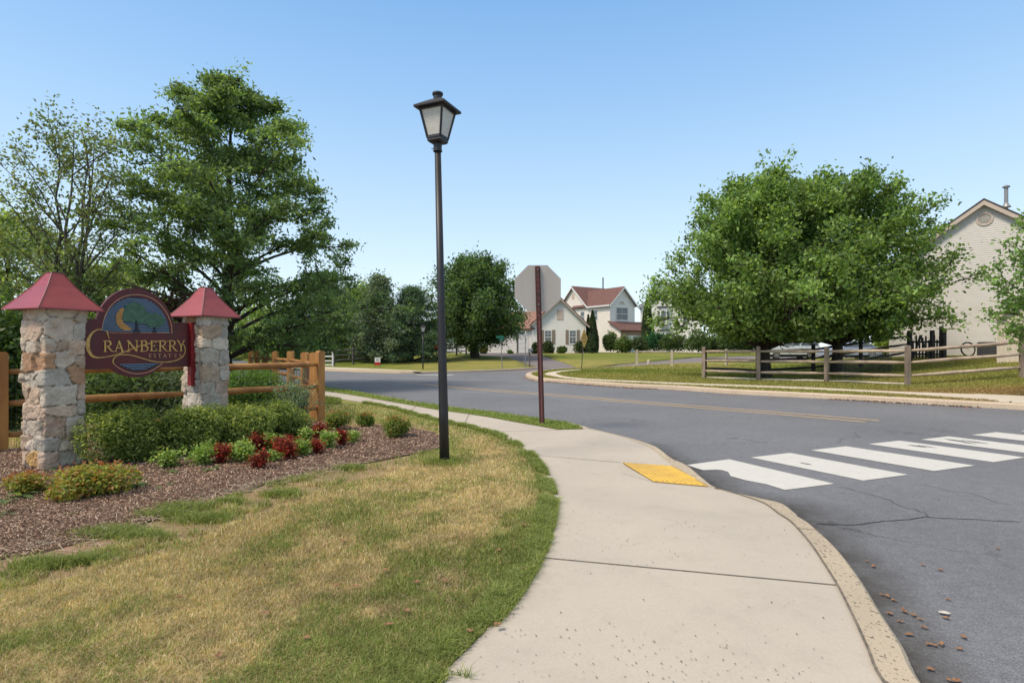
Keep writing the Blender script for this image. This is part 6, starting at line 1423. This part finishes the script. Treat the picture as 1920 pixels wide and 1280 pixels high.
# longer ragged grass along the sidewalk edge and post foot
def edge_grass(name, line, n, off0, off1, hh, lab, seed, y1=14, pal=gp_):
    L = np.array(resample([p for p in line if .5 < p[1] < y1], 4000)); k = rng.randint(len(L)-1, size=n); t = L[np.minimum(k+1, len(L)-1)]-L[k]; t /= np.linalg.norm(t, axis=1)[:, None]+1e-9
    w8 = rng.rand(n) < np.clip(.22*14/(L[k][:, 1]**1.1), .08, 1); nr = np.c_[-t[:, 1], t[:, 0]]; Q = L[k]+nr*rng.uniform(off0, off1, n)[:, None]; cl = fbm(Q[:, 0], Q[:, 1], 4, seed, 2); m = w8 & (cl > .36); Q = Q[m]; cl = cl[m]
    blades(name, Q, hh*rng.uniform(.5, 1.25, len(Q))*(.5+cl), np.maximum(.0035, Q[:, 1]*.0009), pal[rng.randint(len(pal), size=len(Q))]*(1+rng.normal(size=(len(Q), 1))*.12), seed, lab, 1.15)
edge_grass('edge_grass', SWL, 120000, -.035, .12, .058, 'ragged longer green grass overhanging the sidewalk edge', 51)
VP = wedge(90000, 8.2, 26, -.40, .16); VP = VP[inside(VP, STR_I+STR_O[::-1])]
blades('verge_grass', VP, rng.uniform(.04, .085, len(VP)), np.maximum(.005, VP[:, 1]*.001), np.array(((.20, .27, .06), (.25, .32, .08), (.15, .21, .045), (.32, .34, .14)))[rng.randint(4, size=len(VP))], 5, 'bright green grass on the narrow verge between sidewalk and road', .8)
Q = np.array([(lx, ly)])+rng.normal(size=(900, 2))*np.array((.14, .12)); blades('post_grass', Q, rng.uniform(.05, .11, 900), np.full(900, .006), gp_[rng.randint(4, size=900)], 6, 'long grass around the foot of the near lamp post', 1.0)
# mid-distance lawn behind and across the road: coarser tufts
MP = wedge(90000, 13.5, 34, -.95, -.30); MP = MP[inside(MP, LAWNP) & ~inside(MP, BED)]
blades('lawn_grass', MP, rng.uniform(.05, .09, len(MP)), MP[:, 1]*.0013, np.array(((.17, .24, .05), (.22, .27, .07), (.28, .28, .10)))[rng.randint(3, size=len(MP))], 7, 'green lawn behind the stained rail fence', .8)
CP = wedge(170000, 14, 42, .02, .98); CP = CP[inside(CP, YARD)]; CP = CP[~inside(CP, SF+SBk[::-1])]
yc = yardcol(CP[:, 0], CP[:, 1]); blades('yard_grass', CP, rng.uniform(.03, .075, len(CP)), CP[:, 1]*.0012, np.clip(yc*rng.uniform(.85, 1.5, (len(CP), 1)), 0, 1), 8, 'short mown grass of the corner yard across the road', .8)
# ------------------------------------------------------------------ mulch chips
MP = wedge(150000, 3.2, 11, -1.0, -.10); MP = MP[inside(MP, BED)]
n = len(MP); zz = bedz(MP[:, 0], MP[:, 1])+.006; PP = np.c_[MP, zz+rng.uniform(0, .012, n)]
light = fbm(MP[:, 0], MP[:, 1], 1.5, 60, 3)
mp_ = np.array(((.31, .205, .145), (.21, .13, .09), (.42, .30, .22), (.12, .075, .052), (.55, .43, .33), (.26, .165, .12))); 
cc_ = mp_[rng.randint(6, size=n)]*(.70+light[:, None]*.75)
me = leaves_mesh('mulch_chips', PP, rng.uniform(.012, .034, n)*np.clip(MP[:, 1]/5, .8, 1.5), np.clip(cc_, 0, 1), rng, 1.3, .26); o = link('mulch_chips', me, M['mulchchip']); tag(o, 'shredded brown wood mulch covering the planting bed', 'mulch', kind='stuff')
# straw stalks at the bed edge
n = 420; L = np.array(resample(BED[1:14], 2000)); k = rng.randint(0, 1900, n); Q = L[k]+rng.normal(size=(n, 2))*.09; mb = MB()
for q in Q:
    a = rng.uniform(0, 6.28); l = rng.uniform(.05, .16); z = bz(*q)+.012; mb.beam((q[0], q[1], z), (q[0]+math.cos(a)*l, q[1]+math.sin(a)*l, z+rng.uniform(0, .03)), .003, .003)
o = mb.build('dry_stalks', simple('straw', (.52, .43, .30), (.4, .32, .22), 20, .9)); tag(o, 'dry straw stalks scattered along the mulch bed edge', 'straw', kind='stuff')
# tufts of taller grass growing at the edge of the bed
EDG = [(210, 1003, .22), (305, 968, .18), (345, 955, .2), (380, 975, .2), (270, 1010, .14), (75, 1062, .16), (160, 1055, .12), (430, 945, .12), (520, 930, .12), (660, 880, .14)]
for i, (px, py, r_) in enumerate(EDG):
    x, y = hit(px, py); m = int(1500*(r_/.2)**1.4); Q = np.array([(x, y)])+rng.normal(size=(m, 2))*np.array((r_*.55, r_*.28)); 
    if i == 0: TQ = Q
    else: TQ = np.r_[TQ, Q]
blades('grass_tufts', TQ, rng.uniform(.04, .085, len(TQ)), np.full(len(TQ), .0045), gp_[rng.randint(4, size=len(TQ))]*.95, 12, 'dark green grass tufts scattered between mulch bed and dry lawn', 1.1)
# ------------------------------------------------------------------ fallen leaves
def fallen(px, py, size, seed, surf, lab, grp, col='dryleaf'):
    x, y = hit(px, py, surf[1], surf[0]); z = float(surf[0](x, y))+surf[1]; rg = random.Random(seed); n = 9; V = []; rot = rg.uniform(0, 6.28)
    for i in range(n):
        a = 2*math.pi*i/n; r = size*(.5 if i % 2 else .32)*rg.uniform(.8, 1.2)*(1.35 if abs(math.cos(a)) > .8 else .8); V.append((x+r*math.cos(a+rot), y+r*math.sin(a+rot), z+.006+size*.16*abs(math.sin(a*1.5+seed))))
    V.append((x, y, z+.004)); mb = MB(); mb.add(V, [(i, (i+1) % n, n) for i in range(n)]); me = bpy.data.meshes.new('fallen_leaf'); me.from_pydata(mb.v, [], mb.f); o = link('fallen_leaf', me, M[col], None, (x, y, z)); tag(o, lab, 'leaf', grp); return o
road_lv = [(1300, 787), (1322, 792), (1352, 812), (1388, 848), (1392, 860), (1435, 876), (1466, 896), (1575, 888), (1552, 676), (1474, 656), (1228, 640), (1414, 962), (1502, 1005), (1530, 1010), (1558, 1004), (1512, 1115), (1590, 1162), (1620, 1166), (1655, 972), (1805, 584), (1590, 808), (1258, 660), (1640, 1025), (1378, 905), (1330, 870), (1480, 930)]
for i, (a, b) in enumerate(road_lv): fallen(1100+.427*a, 780+.427*b, .028+.018*((i*37) % 10)/10, i, (T0, RD+.004), 'small rust-brown fallen leaf lying on the asphalt near the kerb', 'fallen leaves on the road')
fallen(1768, 1151, .06, 99, (T0, RD+.004), 'pale whitish fallen leaf on the asphalt among the rust-brown ones', None, 'palestone')
g_lv = [(640, 1013), (643, 1015), (925, 950), (933, 1033), (983, 1068), (934, 1172), (630, 1099), (668, 1100), (835, 1090), (782, 1092), (762, 1146), (728, 1172), (575, 1198), (880, 1184), (720, 1000+70), (982, 985), (500, 1150), (340, 1120), (410, 1230)]
for i, (a, b) in enumerate(g_lv): fallen(a, b, .042, 50+i, (T, .03), 'brown fallen leaf lying on the dry foreground lawn', 'fallen leaves on the lawn')
# specks of grit on the sidewalk
GP = wedge(2600, 2.0, 9, -.2, .55); GP = GP[inside(GP, sw_poly)]; dk = fbm(GP[:, 0], GP[:, 1], 1.4, 90, 2); GP = GP[rng.rand(len(GP)) < np.clip((dk-.35)*2, .05, .8)]; n = len(GP)
me = leaves_mesh('grit', np.c_[GP, T(GP[:, 0], GP[:, 1])+.012], rng.uniform(.004, .013, n), pick(rng, n, ((.12, .09, .07), (.2, .15, .11), (.08, .06, .05)), .2), rng, 2.5, .6); o = link('grit', me, M['mulchchip']); tag(o, 'dark specks of grit and leaf crumbs on the sidewalk', 'grit', kind='stuff')
# leaf litter lying against the far kerb
L = np.array(resample([p for p in FK if p[1] < 27], 3000)); n = 3800; k = rng.randint(1, 2990, n); t = L[k]-L[k-1]; t /= np.linalg.norm(t, axis=1)[:, None]+1e-9; nr = np.c_[t[:, 1], -t[:, 0]]; Q = L[k]+nr*np.abs(rng.normal(size=n))[:, None]*.14; cl = fbm(Q[:, 0], Q[:, 1], .8, 95, 3); m = cl > .47; Q = Q[m]; n = len(Q)
me = leaves_mesh('leaf_litter', np.c_[Q, T0(Q[:, 0], Q[:, 1])+RD+.012], rng.uniform(.03, .075, n), pick(rng, n, ((.14, .07, .045), (.22, .12, .08), (.08, .045, .03)), .2), rng, 1.0, .6); o = link('leaf_litter', me, M['mulchchip']); tag(o, 'brown leaf litter collected against the far kerb', 'leaf litter', kind='stuff')
